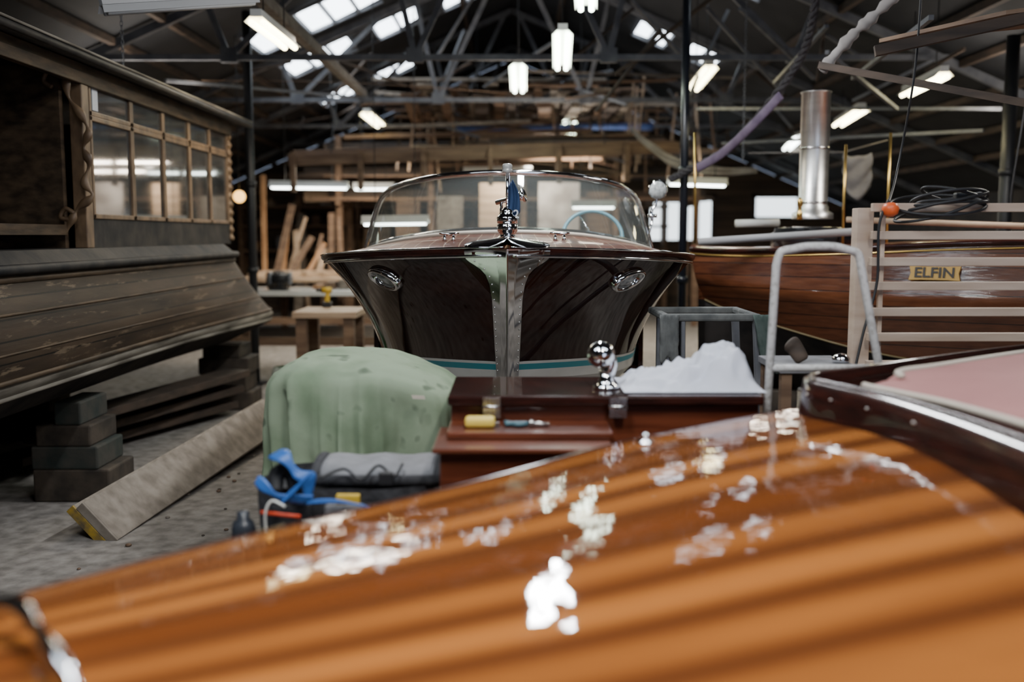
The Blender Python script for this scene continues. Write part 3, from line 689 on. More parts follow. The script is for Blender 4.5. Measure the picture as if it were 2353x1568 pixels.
for i in range(19):
    t=i/18; w=(.018+.058*t) if t<.72 else (.018+.042-.07*(t-.72)/.28)
    rows.append([fo+Vector((w*k/8+.012*math.sin(t*5)*(k/8),.014*math.sin(k*1.2+t*5),-.215*t+.03*(k/8)-.02)) for k in range(9)])
pn=G().grid(rows).obj('pennant',bluecl,solid=.002,label='small blue cloth pennant hanging from the bow staff',cat='flag')
M=Matrix.Translation(fo+Vector((.036,-.02,-.155)))@Matrix.Rotation(math.pi/2,4,'X')
textmesh('2',.055,M,'pennant_mark',paper,pn)
cr=thing('boat_cradle',(XC,6.9,0),'timber cradle supporting the runabout off the floor','cradle')
for y in (6.0,8.6):
    G().box((XC-.9,y-.06,0),(XC+.9,y+.06,.12)).obj('bearer',blockwood,parent=cr)
    G().box((XC-.1,y-.08,.12),(XC+.1,y+.08,.378)).obj('keel_block',blockwood,parent=cr)
    for s in (-1,1): G().beam((XC+s*.8,y,.1),(XC+s*.62,y,.55),.08,.1).obj('side_prop',blockwood,parent=cr)
# ================= OLD LAUNCH
lc=-3.9
old=thing('river_launch',(lc,5.8,.4),'old weathered wooden river launch with windowed saloon and ornate trim','boat')
sec=[(1.36,1.36,1.52,9.50),(1.46,1.46,1.43,9.55),(1.43,1.43,1.38,9.56),(1.51,1.50,1.22,9.66),(1.55,1.60,1.04,9.80),(1.55,1.66,.93,9.92),(1.54,1.69,.87,9.98),(1.48,1.66,.80,9.95),(1.27,1.40,.66,9.6),(.75,.8,.53,9.0),(.05,.05,.42,8.3)]
sec2=[]
for i in range(len(sec)-1):
    for k in range(3):
        t=k/3; sec2.append(tuple(sec[i][j]*(1-t)+sec[i+1][j]*t for j in range(4)))
sec2.append(sec[-1])
ss=[0,.1,.25,.4,.5,.6,.68,.75,.8,.84,.87,.89,.91,.925,.94,.955,.967,.978,.987,.993,.997,1.0]
def lh(k,s,side):
    h1,h2,z,ye=sec2[k]; y=1.2+s*(ye-1.2)
    q=max(0,min(1,(y-6.8)/2.8)); q=q*q*(3-2*q); hb=h1*(1-q)+h2*q
    f=1 if s<.9 else max(0,1-((s-.9)/.1)**2.6)**.5
    f2=1 if s>.25 else .75+s
    return Vector((lc+side*max(.03,hb*f*f2),y,z))
def band(k0,k1,name,m,**kw):
    g=G()
    for sd in (-1,1): g.grid([[lh(k,s,sd) for s in ss] for k in range(k0,k1+1)])
    return g.obj(name,m,parent=old,**kw)
band(0,6,'sheer_ledge',darkpaint); band(6,16,'hull_planking',hullold); band(16,20,'wale',palewale); band(20,30,'hull_bottom',underm)
g=G(); g.grid([[Vector((2*lc-lh(0,s,1).x,lh(0,s,1).y,1.52)) for s in ss],[lh(0,s,1) for s in ss]])
g.obj('deck',darkpaint,parent=old)
for k,r,m in ((3,.026,darkpaint),(6,.022,oldwood),(9,.008,oldwood),(12,.006,oldwood),(16,.014,oldwood),(20,.014,palewale)):
    G().tube([lh(k,s,1) for s in ss],r,8).obj('rubbing_strake',m,parent=old)
HX=-2.6; z0,z1=1.52,2.60
G().box((HX-.04,6.15,z0),(HX,9.25,1.70)).obj('lower_panel',darkpaint,parent=old)
g=G(); g.box((HX-.05,9.2,z0),(-5.2,9.25,z1)); g.box((-5.25,4.2,z0),(-5.2,9.25,z1)); g.box((-3.7,3.0,z0),(-3.65,6.1,z1)); g.box((-3.7,6.05,z0),(-2.7,6.1,z1)); g.obj('saloon_wall',oldwood,parent=old)
ys=[6.22,6.90,7.52,8.12,8.66,9.20]
for i,(a,b2) in enumerate(zip(ys,ys[1:])):
    fr=G()
    for (za,zb) in ((1.70,2.33),(2.33,2.58)):
        w=.03
        fr.box((HX-.03,a,za),(HX+.012,b2,za+w)); fr.box((HX-.03,a,zb-w),(HX+.012,b2,zb))
        fr.box((HX-.03,a,za),(HX+.012,a+w,zb)); fr.box((HX-.03,b2-w,za),(HX+.012,b2,zb))
    wf=fr.obj('saloon_window',framewood,parent=old,bevel=.004)
    G().box((HX-.012,a+.03,1.73),(HX-.004,b2-.03,2.31)).box((HX-.012,a+.03,2.355),(HX-.004,b2-.03,2.555)).obj('pane',dkglass,parent=wf)
G().box((HX-.003,6.29,2.37),(HX+.001,6.37,2.54)).obj('notice',paper,parent=old,label='small white paper notice on the window')
for y in (4.3,6.14): G().box((HX-.06,y-.05,z0),(HX+.02,y+.05,z1)).obj('corner_post',framewood,parent=old,bevel=.006)
g=G()
g.tube([(HX,9.26,1.55+.011*i) for i in range(90)],[.024+.008*math.sin(i*.9) for i in range(90)],12); g.obj('twisted_column',framewood,parent=old)
br=[P(150,178,6.0),P(158,225,6.0),P(190,270,6.0),P(203,305,6.0),P(192,340,6.0),P(205,375,6.0),P(194,420,6.0),P(212,450,6.0),P(180,478,6.0),P(165,505,6.0),P(150,540,6.0)]
g=G(); g.tube(smooth(br,8),[.018+.010*math.sin(i*.55) for i in range(81)],10,flat=.6)
g.tube(smooth([P(150,178,6.0),P(115,160,6.0),P(100,185,6.0),P(120,200,6.0)],6),.014,8)
g.tube(smooth([P(165,505,6.0),P(140,500,6.0),P(150,480,6.0),P(170,490,6.0)],6),.014,8)
g.obj('scroll_bracket',framewood,parent=old)
g=G(); g.box((HX-.02,4.3,2.5),(HX+.03,9.28,2.62)); g.obj('header_board',oldwood,parent=old,bevel=.005)
g=G()
rows=[]
for y in [2.2,3,4,5,6,7,8,9,9.55]:
    rows.append([Vector((lc+1.43*w,y,2.63+.16*(1-w*w))) for w in [-1+k/8 for k in range(17)]])
g.grid(rows); g.obj('saloon_roof',darkpaint,parent=old,solid=.05)
G().tube([(lc+1.44,y,2.625) for y in (2.2,5,9.55)],.022,8).obj('roof_moulding',darkpaint,parent=old)
G().tube([(lc+1.45,y,2.655) for y in (2.2,5,9.55)],.008,8).obj('roof_edge_strip',palewale,parent=old)
g=G(); g.box((-3.6,4.3,1.60),(-2.66,6.0,1.66)); g.box((-3.6,4.3,1.5),(-3.5,6.0,2.0)); g.obj('side_bench',oldwood,parent=old)
def stack(x,y,hs,ws,mts,lab):
    z=0
    for h,w,m in zip(hs,ws,mts):
        ox=random.uniform(-.03,.03)
        G().box((x-w/2+ox,y-.2,z),(x+w/2+ox,y+.2,z+h)).obj('timber_block',m,label=lab,cat='timber block',group='blocks propping up the old launch',bevel=.012); z+=h
stack(-2.66,6.05,[.2,.14,.13,.14],[.46,.40,.33,.16],[blockwood,greenish,blockwood,greenish],'rough timber block stacked under the old launch')
stack(-2.62,9.2,[.17,.16,.15,.12],[.46,.42,.46,.34],[blockwood]*4,'square timber block stacked under the old launch')
stack(-3.9,5.0,[.2,.2],[.5,.4],[blockwood]*2,'square timber block stacked under the keel')
stack(-3.9,8.0,[.2,.2],[.5,.4],[blockwood]*2,'square timber block stacked under the keel')
for i in range(3):
    G().beam((-3.4+.2*i,6.6,.08+.14*i),(-2.55+.05*i,8.8,.1+.14*i),.25,.06).obj('timber_board',timber3,label='dark old board stacked under the launch',cat='timber board',group='boards under the launch',bevel=.004)
def fb(a,b,w,h,roll,m2,off=0,x=0):
    a=Vector(a);b=Vector(b);d=(b-a).normalized()
    up=Vector((math.sin(roll),0,math.cos(roll))); r=d.cross(up).normalized()
    a=a-r*off+r.cross(d)*x; b=b-r*off+r.cross(d)*x
    t=thing('floor_beam',tuple((a+b)/2),'long grey weathered board with worn painted end lying on the floor','timber beam','painted-end boards on the floor')
    G().beam(a+d*.015,b,w,h,up=up).obj('board',greyboard,parent=t,bevel=.004)
    G().beam(a,a+d*.015,w,h,up=up).obj('painted_end',m2,parent=t,bevel=.003)
fb(P(222,1206,5.1),P(640,945,7.9),.05,.27,-.75,greyboard)
fb(P(222,1206,5.1),P(640,945,7.9),.05,.26,-.75,yellowd,.052,.03)
# ================= GREEN COVERED ENGINE
g=G(); cx,cy=-.565,4.02
def prof(a,t):
    dirx,diry=math.cos(a),math.sin(a)
    sq=(abs(dirx)**3.8+abs(diry)**3.8)**(-1/3.8)
    R=.385*sq
    if t<.45:
        q=t/.45; rr=R*q; drop=.07*q**7; fl=max(0,q-.75)/.25*.012
    else:
        q=(t-.45)/.55; rr=R*(1+.03*q+.01); drop=.07+q*1.0; fl=.012+.055*min(1,q*3.4)
    F_=noise.noise(Vector((2.6*math.cos(a),2.6*math.sin(a),3.1+.35*t)))*1.5
    F_+=(.5-abs(noise.noise(Vector((5*math.cos(a),5*math.sin(a),7.7+.6*t))))*2.4)*.75
    rr+=fl*F_*1.2
    x=cx+rr*dirx; y=cy+rr*diry*.85
    zt=1.122-.135*max(0,min(1,(x-cx-.02)/.42))**1.25-.06*max(0,(cx-.24-x)/.18)**2
    z=zt-drop
    nn=noise.noise(Vector((x*4.0,y*4.0,z*2.5)))*.022+noise.noise(Vector((x*14,y*14,z*9)))*.008
    if t>.42: x+=nn*dirx; y+=nn*diry
    return Vector((x,y,max(.01,z+nn*.6)))
rows=[[prof(2*math.pi*k/260,i/76) for k in range(260)] for i in range(1,77)]
g.grid(rows,closed=True); g.add([rows[0][k] for k in range(260)],[tuple(range(260))],0,True)
cov=thing('covered_engine',(cx,cy,0),'lumpy engine covered with a spotted green felt blanket','covered engine')
g.obj('blanket',greenfelt,parent=cov)
q=P(961,912,3.62); G().add([q+Vector((-.025,-.0,.006)),q+Vector((.022,0,.004)),q+Vector((.026,0,-.010)),q+Vector((-.02,0,-.008))],[(0,1,2,3)]).obj('label_scrap',creamm,parent=cov,solid=.002)
# ================= HATCH BOX
hx0,hx1=-.2,.81
hb2=thing('mahogany_hatch_box',((hx0+hx1)/2,3.3,0),'varnished red mahogany engine hatch box with dark lid and chrome hinges','hatch box')
G().box((hx0,3.22,.10),(hx1,3.62,1.045)).obj('body',mahog_red,parent=hb2,bevel=.005)
G().box((hx0-.01,3.19,1.047),(hx1+.01,3.64,1.08)).obj('lid',mahog_dark,parent=hb2,bevel=.008)
G().box((-.215,2.90,.10),(.30,3.20,.955)).obj('step_body',mahog_red,parent=hb2,bevel=.004)
G().box((-.235,2.87,.960),(.30,3.21,.975)).obj('step_board',mahog_red,parent=hb2,bevel=.004)
G().box((-.20,3.0,.977),(.31,3.2,.998)).obj('step_top',mahog_red,parent=hb2,bevel=.004)
for px in (1130,1420):
    x=P(px,930,3.19).x; G().box((x-.028,3.18,1.01),(x+.028,3.189,1.075)).tube([(x-.03,3.186,1.045),(x+.03,3.186,1.045)],.008,8).obj('hinge',chrome_old,parent=hb2)
for x in (-.15,.75):
    G().box((x-.05,3.2,0),(x+.05,3.6,.1)).obj('foot',blockwood,parent=hb2)
c=P(1392,915,3.35); c.z=1.082
G().lathe(c,[(.045,0),(.046,.008),(.03,.014),(.024,.03),(.023,.06)],24).ball(c+Vector((-.018,-.005,.115)),.048,24,sc=(1.0,1,.95)).tube(smooth([c+Vector((.004,0,.05)),c+Vector((.012,0,.09)),c+Vector((-.01,0,.12))],4),.026,14).obj('chrome_ventilator',chrome,label='small bulbous chrome cowl ventilator standing on the hatch lid',cat='ventilator')
c=P(1105,975,3.09); c.z=.999
t=thing('tape_measure',tuple(c),'yellow tape measure lying on the mahogany step','tape measure')
G().box(c+Vector((-.05,-.025,0)),c+Vector((.045,.03,.032))).obj('case',mat('yellow_case',(.75,.55,.1),.4),parent=t,bevel=.01)
G().box(c+Vector((.045,-.008,.002)),c+Vector((.058,.008,.014))).obj('hook',chrome_old,parent=t)
c=P(1212,978,3.09); c.z=.999
t=thing('pliers',tuple(c),'steel pliers with dark grips on the mahogany step','pliers')
G().tube(smooth([c+Vector((-.07,.0,.008)),c+Vector((-.03,.012,.008)),c+Vector((.0,.0,.01))],4),.008,8).tube(smooth([c+Vector((-.07,.03,.008)),c+Vector((-.03,-.01,.008)),c+Vector((0,.004,.01))],4),.008,8).obj('grips',mat('teal_grip',(.05,.12,.15),.5),parent=t)
G().ball(c+Vector((.012,0,.011)),.012,12).tube([c+Vector((.01,.004,.01)),c+Vector((.07,.006,.008))],[.009,.004],8).tube([c+Vector((.01,-.004,.01)),c+Vector((.07,-.004,.008))],[.009,.004],8).obj('jaws',chrome_old,parent=t)
# ================= WHITE CLOTH HEAP
rows=[]; NV,NU=60,100
for i in range(NV):
    v=i/(NV-1); row=[]
    for k in range(NU):
        u=k/(NU-1)
        x=.37+.47*u; y=3.24+.35*v
        e=min(1,min(u,1-u)*9)*min(1,min(v,1-v)*5)
        peak=interp([(0,.0),(.15,.01),(.35,.035),(.5,.055),(.6,.09),(.7,.125),(.78,.13),(.88,.09),(.95,.065),(1,.03)],u)*(.3+.7*math.sin(math.pi*min(1,v*1.02)))
        wv=noise.noise(Vector((u*3,v*3,4)))*.7
        f1=abs(((u*2.9-v*1.8+wv)%1)-.5)*2; f2=abs(((u*4.6+v*3.1+wv+.3)%1)-.5)*2; f3=abs(((u*7.5-v*6+2*wv+.1)%1)-.5)*2
        row.append(Vector((x,y,1.084+max(0,e*(peak*.82+f1*.036*(.35+u*.8)+f2*.022+f3*.010)))))
    rows.append(row)
g=G(); g.grid(rows)
g.obj('crumpled_cloth',whitecloth,label='crumpled white cotton dust sheet heaped on the hatch lid',cat='cloth',recalc=False)
# ================= CARPETED TRESTLE
y=4.62; tr=thing('padded_trestle',(P(1640,800,y).x,y+.2,0),'boat trestle frame with rails wrapped in worn grey carpet','trestle')
xa,xb=P(1530,740,y).x,P(1738,740,y).x; zt=P(1600,730,y).z
for yy in (y,y+.45):
    g=G(); g.beam((xa+.04,yy,0),(xa+.04,yy,zt),.035,.035); g.beam((xb+.0,yy,zt),(xb+.07,yy,0),.035,.035); g.beam((xa+.1,yy,.0),(xa+.08,yy,zt),.02,.02); g.obj('leg_pair',steelgrey,parent=tr,bevel=.005)
    G().beam((xa-.02,yy,zt),(xb+.02,yy,zt),.035,.035).obj('top_rail',carpet,parent=tr,bevel=.01)
for x in (xa,xb):
    G().beam((x,y,zt),(x,y+.45,zt),.035,.035).obj('side_rail',carpet,parent=tr,bevel=.01)
rows=[[Vector((xa-.03+.085*k/8,y-.03-.008*math.sin(k*2+i),zt-.20+.215*i/10-.02*math.sin(k*1.3)*(1-i/10))) for k in range(9)] for i in range(11)]
G().grid(rows).obj('carpet_flap',carpet,parent=tr,solid=.01)
rows=[[Vector((xb-.02+.07*k/8+.05*(1-i/10),y-.03-.008*math.sin(k*2+i),zt-.26+.275*i/10)) for k in range(9)] for i in range(11)]
G().grid(rows).obj('carpet_flap',mat('green_grey_carpet',(.06,.085,.075),1,0,c2=(.10,.125,.115),scale=12,bump=.2,spec=.05),parent=tr,solid=.01)
# ================= BOARDING LADDER
y=3.5; la=thing('boarding_ladder',(P(1900,800,y).x,y,0),'arched tubular ladder with flaking white paint','ladder')
tubem=mat('flaking_white_paint',(.36,.34,.32),.35,0,c2=(.56,.55,.54),scale=60,lo=.3,hi=.5,bump=.2)
xl0,xl1,xr1,xr0=P(1762,945,y).x,P(1784,600,y).x,P(1978,600,y).x,P(2022,830,y).x
zt=P(1880,567,y).z; zs=P(1784,610,y).z
sl=(xl0-xl1)/(P(1762,945,y).z-P(1784,600,y).z)
pts=[Vector((xl1+(0-zs)*sl,y,0)),Vector((xl1,y,zs)),Vector((xl1+.015,y,zs+.045)),Vector((xl1+.06,y,zt-.008)),Vector((xl1+.11,y,zt)),Vector((xr1-.1,y,zt)),Vector((xr1-.055,y,zt-.01)),Vector((xr1-.012,y,zs+.04)),Vector((xr1+.003,y,zs-.01)),Vector((xr1+.33,y+.02,0))]
pp=[pts[0]]+smooth(pts[1:9],8)+[pts[9]]
G().tube(pp,.0145,14).obj('frame',tubem,parent=la)
for z in (.25,.55,.85,1.13):
    xa=xl1+(z-zs)*sl; xb=xr1+.33*(1-z/zs)
    G().tube([(xa,y,z),(xb,y+.01,z)],.013,10).obj('rung',tubem,parent=la)
# ================= SLATTED FRAME
y=4.3; sf=thing('slatted_frame',(P(2150,600,y).x,y,0),'pale wooden slatted crate frame with a thick corner post','slatted frame')
x0=P(1968,600,y).x; x1=P(2005,600,y).x; zt=P(1990,478,y).z
slatm=mat('pinkish_timber',(.44,.325,.245),.65,0,c2=(.58,.46,.37),scale=5,stretch=(.4,1,3),bump=.1)
G().box((x0,y,0),(x1,y+.08,zt)).obj('post',slatm,parent=sf,bevel=.004)
G().box((x0+.02+.07,y-.03,0),(x1+.04,y-.005,zt-.01)).obj('post',slatm,parent=sf,bevel=.003)
G().box((2.62,y,0),(2.70,y+.08,zt)).obj('post',slatm,parent=sf,bevel=.004)
for py in (478,541,601,656,715,772,835,895):
    z=P(2150,py,y).z; G().box((x0+.04,y-.065,z-.018),(2.75,y-.033,z+.018)).obj('slat',slatm,parent=sf,bevel=.003)
zt=P(2150,470,y).z
cc=thing('cable_coil',(P(2150,480,y).x,y,P(2150,470,y).z),'coiled black extension cable with plug draped over the slatted frame','cable')
g=G(); 
for j in range(7):
    ring=[]
    for k in range(40):
        a=2*math.pi*k/40
        ring.append(Vector((P(2150,480,y).x+.012*j+(.2-.01*j)*math.cos(a),y-.02+.12*math.sin(a)*(1-.08*j),zt+.012+.006*j+.045*math.sin(a+j*.7)-.07*abs(math.sin(a*.5+.5*j))*(1 if j%2 else .3))))
    g.tube(ring,.007,8,closed=True)
g.tube(smooth([P(2042,460,y-.1),P(2020,520,y-.1),P(2015,650,y-.1),P(1985,760,y-.12),P(1962,860,y-.15)],10),.006,8)
g.obj('coil',rubber,parent=cc)
c=P(2212,452,y-.04); G().box(c-Vector((.035,.02,.017)),c+Vector((.035,.02,.017))).obj('plug',rubber,parent=cc,bevel=.008)
c=P(2046,482,y-.1); G().lathe(c+Vector((0,0,-.03)),[(.012,0),(.03,.012),(.036,.035),(.026,.055),(.01,.06)],14).obj('orange_connector',orangep,parent=cc,label='orange-red plastic connector')
# ================= STEAM LAUNCH
st=thing('steam_launch',(3.2,7.0,.3),'varnished clinker steam launch with yellow name board and steel funnel','boat')
stations=[(1585,572,7.30),(1650,576,7.15),(1750,577,6.95),(1960,571,6.5),(2150,562,6.2),(2353,556,5.95),(2800,545,5.5)]
bul=[(1597,635,7.25),(1660,650,7.08),(1750,664,6.85),(1960,690,6.4),(2150,700,6.1),(2353,705,5.85),(2800,700,5.4)]
low=[(1612,685,7.35),(1670,712,7.2),(1760,742,7.0),(1960,800,6.55),(2150,835,6.3),(2353,855,6.05),(2800,870,5.6)]
wid=[.05,.55,.95,1.35,1.5,1.55,1.5]
A=smooth([P(*q) for q in stations],4);B=smooth([P(*q) for q in bul],4);C=smooth([P(*q) for q in low],4)
Wd=[interp([(i,w) for i,w in enumerate(wid)],k/4) for k in range(len(A))]
nv=Vector((.38,.925,0))
def cross(k,side):
    a,b_,c=A[k],B[k],C[k]
    out=[]
    for i in range(6): out.append(a.lerp(b_,i/6))
    for i in range(7): out.append(b_.lerp(c,i/6))
    if side>0:
        m=a+nv*Wd[k]/2
        out=[p-2*((p-m).dot(nv))*nv for p in out]
    return out
g=G()
rowsN=[cross(k,-1) for k in range(len(A))]; rowsF=[cross(k,1) for k in range(len(A))]
g.grid(rowsN); g.grid(rowsF)
g.obj('hull',planks('launch_planks','Object',2,.085,.07,(.010,.004,.003),(.05,.015,.008),(.14,.048,.02),rough=.25,coat=.6,nscale=6,stretch=(1.2,1.2,8),bump=.3,spec=.3),parent=st)
g=G(); rows=[]
for k in range(len(A)):
    n_=rowsN[k][-1]; f_=rowsF[k][-1]; mid=(n_+f_)/2; mid.z=.45
    rows.append([n_,n_.lerp(mid,.5)+Vector((0,0,-.05)),mid,f_.lerp(mid,.5)+Vector((0,0,-.05)),f_])
g.grid(rows); g.obj('hull_bottom',underm,parent=st)
g=G(); rows=[]
for k in range(len(A)):
    a=A[k];b_=A[k]+nv*Wd[k]; rows.append([a.lerp(b_,i/6)+Vector((0,0,.03*math.sin(math.pi*i/6)-.005)) for i in range(7)])
g.grid(rows); g.obj('deck',mahog_red,parent=st)
G().tube([a+Vector((0,-.01,0)) for a in A],.018,8).obj('rub_rail',mahog_dark,parent=st)
G().tube([a+Vector((0,-.015,-.035)) for a in A],.007,6).obj('gold_line',brass,parent=st)
G().tube([c+Vector((0,-.008,0)) for c in C],.006,6).obj('waterline',mat('yellow_line',(.16,.12,.05),.5),parent=st)
def hullat(px,py):
    best=None
    for k in range(len(A)):
        for i in range(7):
            q=A[k].lerp(B[k],i/6); r=ray(px,py); kk=q.y/r.y
            e=(Vector((r.x*kk,q.y,CAMZ+r.z*kk))-q).length
            if best is None or e<best[0]: best=(e,q,k)
    return best
e,q,k=hullat(2147,628)
ax=(B[k+1]-B[k-1]); ax.z=0; ax.normalize(); up=(A[k]-B[k]).normalized(); nn=ax.cross(up).normalized(); up=nn.cross(ax).normalized()
if nn.y>0: nn=-nn
ctr=P(2147,628,q.y-.03)
Mx=Matrix((( ax.x,up.x,nn.x,ctr.x),(ax.y,up.y,nn.y,ctr.y),(ax.z,up.z,nn.z,ctr.z),(0,0,0,1)))
hw=.5*(ctr.y)*99/F/max(.3,ax.x)*.93; hh=.5*ctr.y*34/F
g=G(); outl=[]
for a_ in ((-1,-1),(-.5,-.92),(.5,-.92),(1,-1),(.93,0),(1,1),(.5,.92),(-.5,.92),(-1,1),(-.93,0)):
    outl.append(Mx@Vector((a_[0]*hw,a_[1]*hh,0)))
n0=len(outl); g.add(outl+[p-nn*.02 for p in outl],[tuple(range(n0)),tuple(reversed(range(n0,2*n0)))]+[(i,(i+1)%n0,n0+(i+1)%n0,n0+i) for i in range(n0)])
nb=g.obj('name_board',mat('name_board_yellow',(.46,.27,.05),.45),parent=st,label='yellow name board')
textmesh('ELFIN',hh*1.95,Mx@Matrix.Translation((0,0,.003))@Matrix.Scale(1.08,4,(1,0,0)),'name_lettering',mat('letter_black',(.02,.015,.012),.5),nb)
c=P(1866,520,7.5); fz=P(1866,488,7.5).z; top=P(1866,212,7.5).z
G().lathe((c.x,7.5,1.35),[(.28,0),(.28,.16),(.30,.17),(.30,.26),(.28,.27),(.27,.30),(.12,.31)],32).obj('boiler_casing',mat('black_gloss',(.01,.01,.012),.25,coat=.6),parent=st)
G().lathe((c.x,7.5,fz-.05),[(.15,0),(.15,.04),(.115,.06),(.115,.09),(.105,.10),(.105,top-fz+.04),(.113,top-fz+.045),(.113,top-fz+.05),(.1,top-fz+.05),(.1,top-fz-.1)],32,caps=False).obj('funnel',steel,parent=st)
for k in range(2): G().lathe((c.x,7.5,fz+.06+.4*k),[(.106,0),(.109,.004),(.109,.014),(.106,.018)],32,caps=False).obj('funnel_band',chrome_old,parent=st)
for px,t_,d in ((1944,332,7.2),(2047,305,7.1)):
    a=P(px,t_,d); G().tube([(a.x,d,1.45),a],.010,8).obj('brass_rod',brass,parent=st)
G().tube([P(1597,305,7.6),P(1597,560,7.6)],.010,8).obj('brass_rod',brass,label='slim brass rod standing on end beside the post',cat='rod')
G().tube([P(1605,556,7.0),P(1975,532,6.7)],.026,12).obj('grey_pipe',mat('grey_lagging',(.3,.3,.31),.6),label='grey lagged pipe lying along the launch deck',cat='pipe')
G().tube([P(1690,514,7.9),P(1790,512,7.9)],.03,12).obj('grey_pipe',lampwhite,label='short pale pipe lying behind the boiler',cat='pipe')
G().tube([P(1945,505,6.9),P(2353,520,6.4)],.02,12).obj('boat_hook',timber,label='varnished wooden pole lying along the launch',cat='pole')
g=G(); c=P(1838,470,7.2); g.lathe((c.x,7.2,P(0,505,7.2).z),[(.02,0),(.02,.05),(.012,.06),(.012,.09),(.02,.1),(.02,.14),(.001,.16)],12); g.obj('whistle',brass,parent=st)
for k in (8,18):
    m_=(rowsN[k][-1]+rowsF[k][-1])/2
    G().box((m_.x-.15,m_.y-.15,0),(m_.x+.15,m_.y+.15,.46)).obj('timber_block',blockwood,label='timber block under the steam launch keel',cat='timber block',group='blocks under the steam launch',bevel=.008)
# ================= FOREGROUND LAUNCH
fgb=thing('varnished_launch',(.4,2.0,.1),'bright orange varnished planked launch deck with chrome bow fitting','boat')
v0=[(-250,1448,1.50),(60,1362,1.66),(550,1237,1.96),(1090,1107,2.36),(1450,1012,2.68),(1800,944,3.02),(2080,905,3.28),(2600,850,3.9)]
v1=[(-.95,.98,.93),(-.62,1.05,.95),(-.25,1.14,.965),(.2,1.29,.975),(.6,1.45,.985),(1.0,1.62,.99),(1.6,1.90,1.0),(2.6,2.4,1.02)]
R0=smooth([P(*q) for q in v0],10);R1=smooth([Vector(q) for q in v1],10)
rows=[];n=50
for i in range(n+1):
    t=i/n; row=[]
    for a,b_ in zip(R0,R1):
        p=a.lerp(b_,t); p.z+=.035*math.sin(math.pi*t)
        row.append(p)
    rows.append(row)
for i in range(1,9):
    t=i/8; rows.append([b_+Vector((.10*t,-.55*t,-.04*t-.05*t*t)) for b_ in R1])
deckfg=planks('orange_varnished_planks','UV',1,.104,.04,(.105,.032,.010),(.14,.040,.010),(.36,.128,.030),rough=.8,coat=1,nscale=2.0,stretch=(1.6,8,1),softness=.42,tint=.5,spec=.0)
b_=deckfg.node_tree.nodes['Principled BSDF']
nt=deckfg.node_tree; tc=nt.nodes.new('ShaderNodeTexCoord'); nz=nt.nodes.new('ShaderNodeTexNoise'); nz.inputs['Scale'].default_value=14; nz.inputs['Detail'].default_value=1.5
nt.links.new(tc.outputs['Object'],nz.inputs['Vector']); bp=nt.nodes.new('ShaderNodeBump'); bp.inputs['Strength'].default_value=.24; bp.inputs['Distance'].default_value=.010
nt.links.new(nz.outputs['Fac'],bp.inputs['Height']); nt.links.new(bp.outputs[0],b_.inputs['Coat Normal']); b_.inputs['Coat Roughness'].default_value=.03
g=G(); g.grid(rows); g.obj('deck',deckfg,parent=fgb)
g=G(); g.tube([p+Vector((-.005,.005,-.01)) for p in R0],.011,8); g.tube([p+Vector((0,0,0)) for p in rows[-1]],.013,8); g.obj('gunwale_moulding',mahog_dark,parent=fgb)
g=G()
def side(R,dirv,n=8):
    out=[]
    for i in range(n+1):
        t=i/n; out.append([p+Vector(dirv)*(t**2)*.35+Vector((0,0,-.02-.72*t)) for p in R])
    return out
g.grid(side(R0,(.45,-.8,0))); g.grid(side(rows[-1],(-.05,.9,0))); 
a=side(R0,(.45,-.8,0))[-1]; b2=side(rows[-1],(-.05,.9,0))[-1]; g.grid([a,b2])
g.grid([[q[0] for q in side(R0,(.45,-.8,0))],[q[0] for q in side(rows[-1],(-.05,.9,0))]])
g.obj('hull',mahog_red,parent=fgb)
for x,y in ((.0,1.5),(1.1,2.0)):
    G().box((x-.2,y-.1,0),(x+.2,y+.1,.215)).obj('timber_block',blockwood,label='timber block beneath the varnished launch',cat='timber block',group='blocks under the varnished launch',bevel=.008)
cp=[(2.3,4.05),(1.75,3.68),(1.35,3.38),(1.05,3.14),(.90,3.03),(.86,2.93),(.90,2.80),(.97,2.6),(1.02,2.3),(1.04,2.05),(1.05,1.8)]
cpp=smooth([Vector((x,y,1.0)) for x,y in cp],8); nC=len(cpp)
CT=1.168
def czb(i): return 1.04-.07*i/nC
g=G(); rows=[]
for k in range(5):
    t=k/4; rows.append([Vector((p.x+.03*t,p.y,(czb(i)-.03)*(1-t)+CT*t)) for i,p in enumerate(cpp)])
g.grid(rows); g.obj('coaming',mahog_dark,parent=fgb,solid=.03)
G().tube([Vector((p.x+.035,p.y,CT)) for i,p in enumerate(cpp)],.014,8,flat=.7).obj('coaming_cap',mahog_dark,parent=fgb)
g=G()
for i in range(30,nC-20,6):
    p=cpp[i]; tdir=(cpp[i+1]-cpp[i-1]).normalized(); nrm=Vector((tdir.y,-tdir.x,0)) 
    if nrm.x>0: nrm=-nrm
    g.ball(Vector((p.x,p.y,CT-.035))+nrm*.016+Vector((.02,0,0)),.0045,10)
g.obj('screw_heads',chrome_old,parent=fgb)['kind']='stuff'
m=nC//2; rows=[]
L_=[cpp[i] for i in range(m,-1,-1)]; R_=[cpp[min(nC-1,m+int(j*(nC-1-m)/m))] for j in range(m+1)]
for a,b2 in zip(L_,R_):
    row=[]
    for k in range(13):
        t=k/12; p=a.lerp(b2,t); row.append(Vector((p.x+.27-.07*t,p.y-.05*(1-t)-.02,CT-.02+.03*math.sin(math.pi*t)*min(1,(a-b2).length*1.2)+.035*(1-t))))
    rows.append(row)
g=G(); g.grid(rows); g.obj('cockpit_cushion',pinkm,parent=fgb,solid=.02)
G().tube([r[0]+Vector((0,0,.01)) for r in rows],.011,8).obj('cushion_piping',creamm,parent=fgb)
G().tube([r[-1]+Vector((-.02,0,.01)) for r in rows],.010,8).obj('cushion_piping',creamm,parent=fgb)
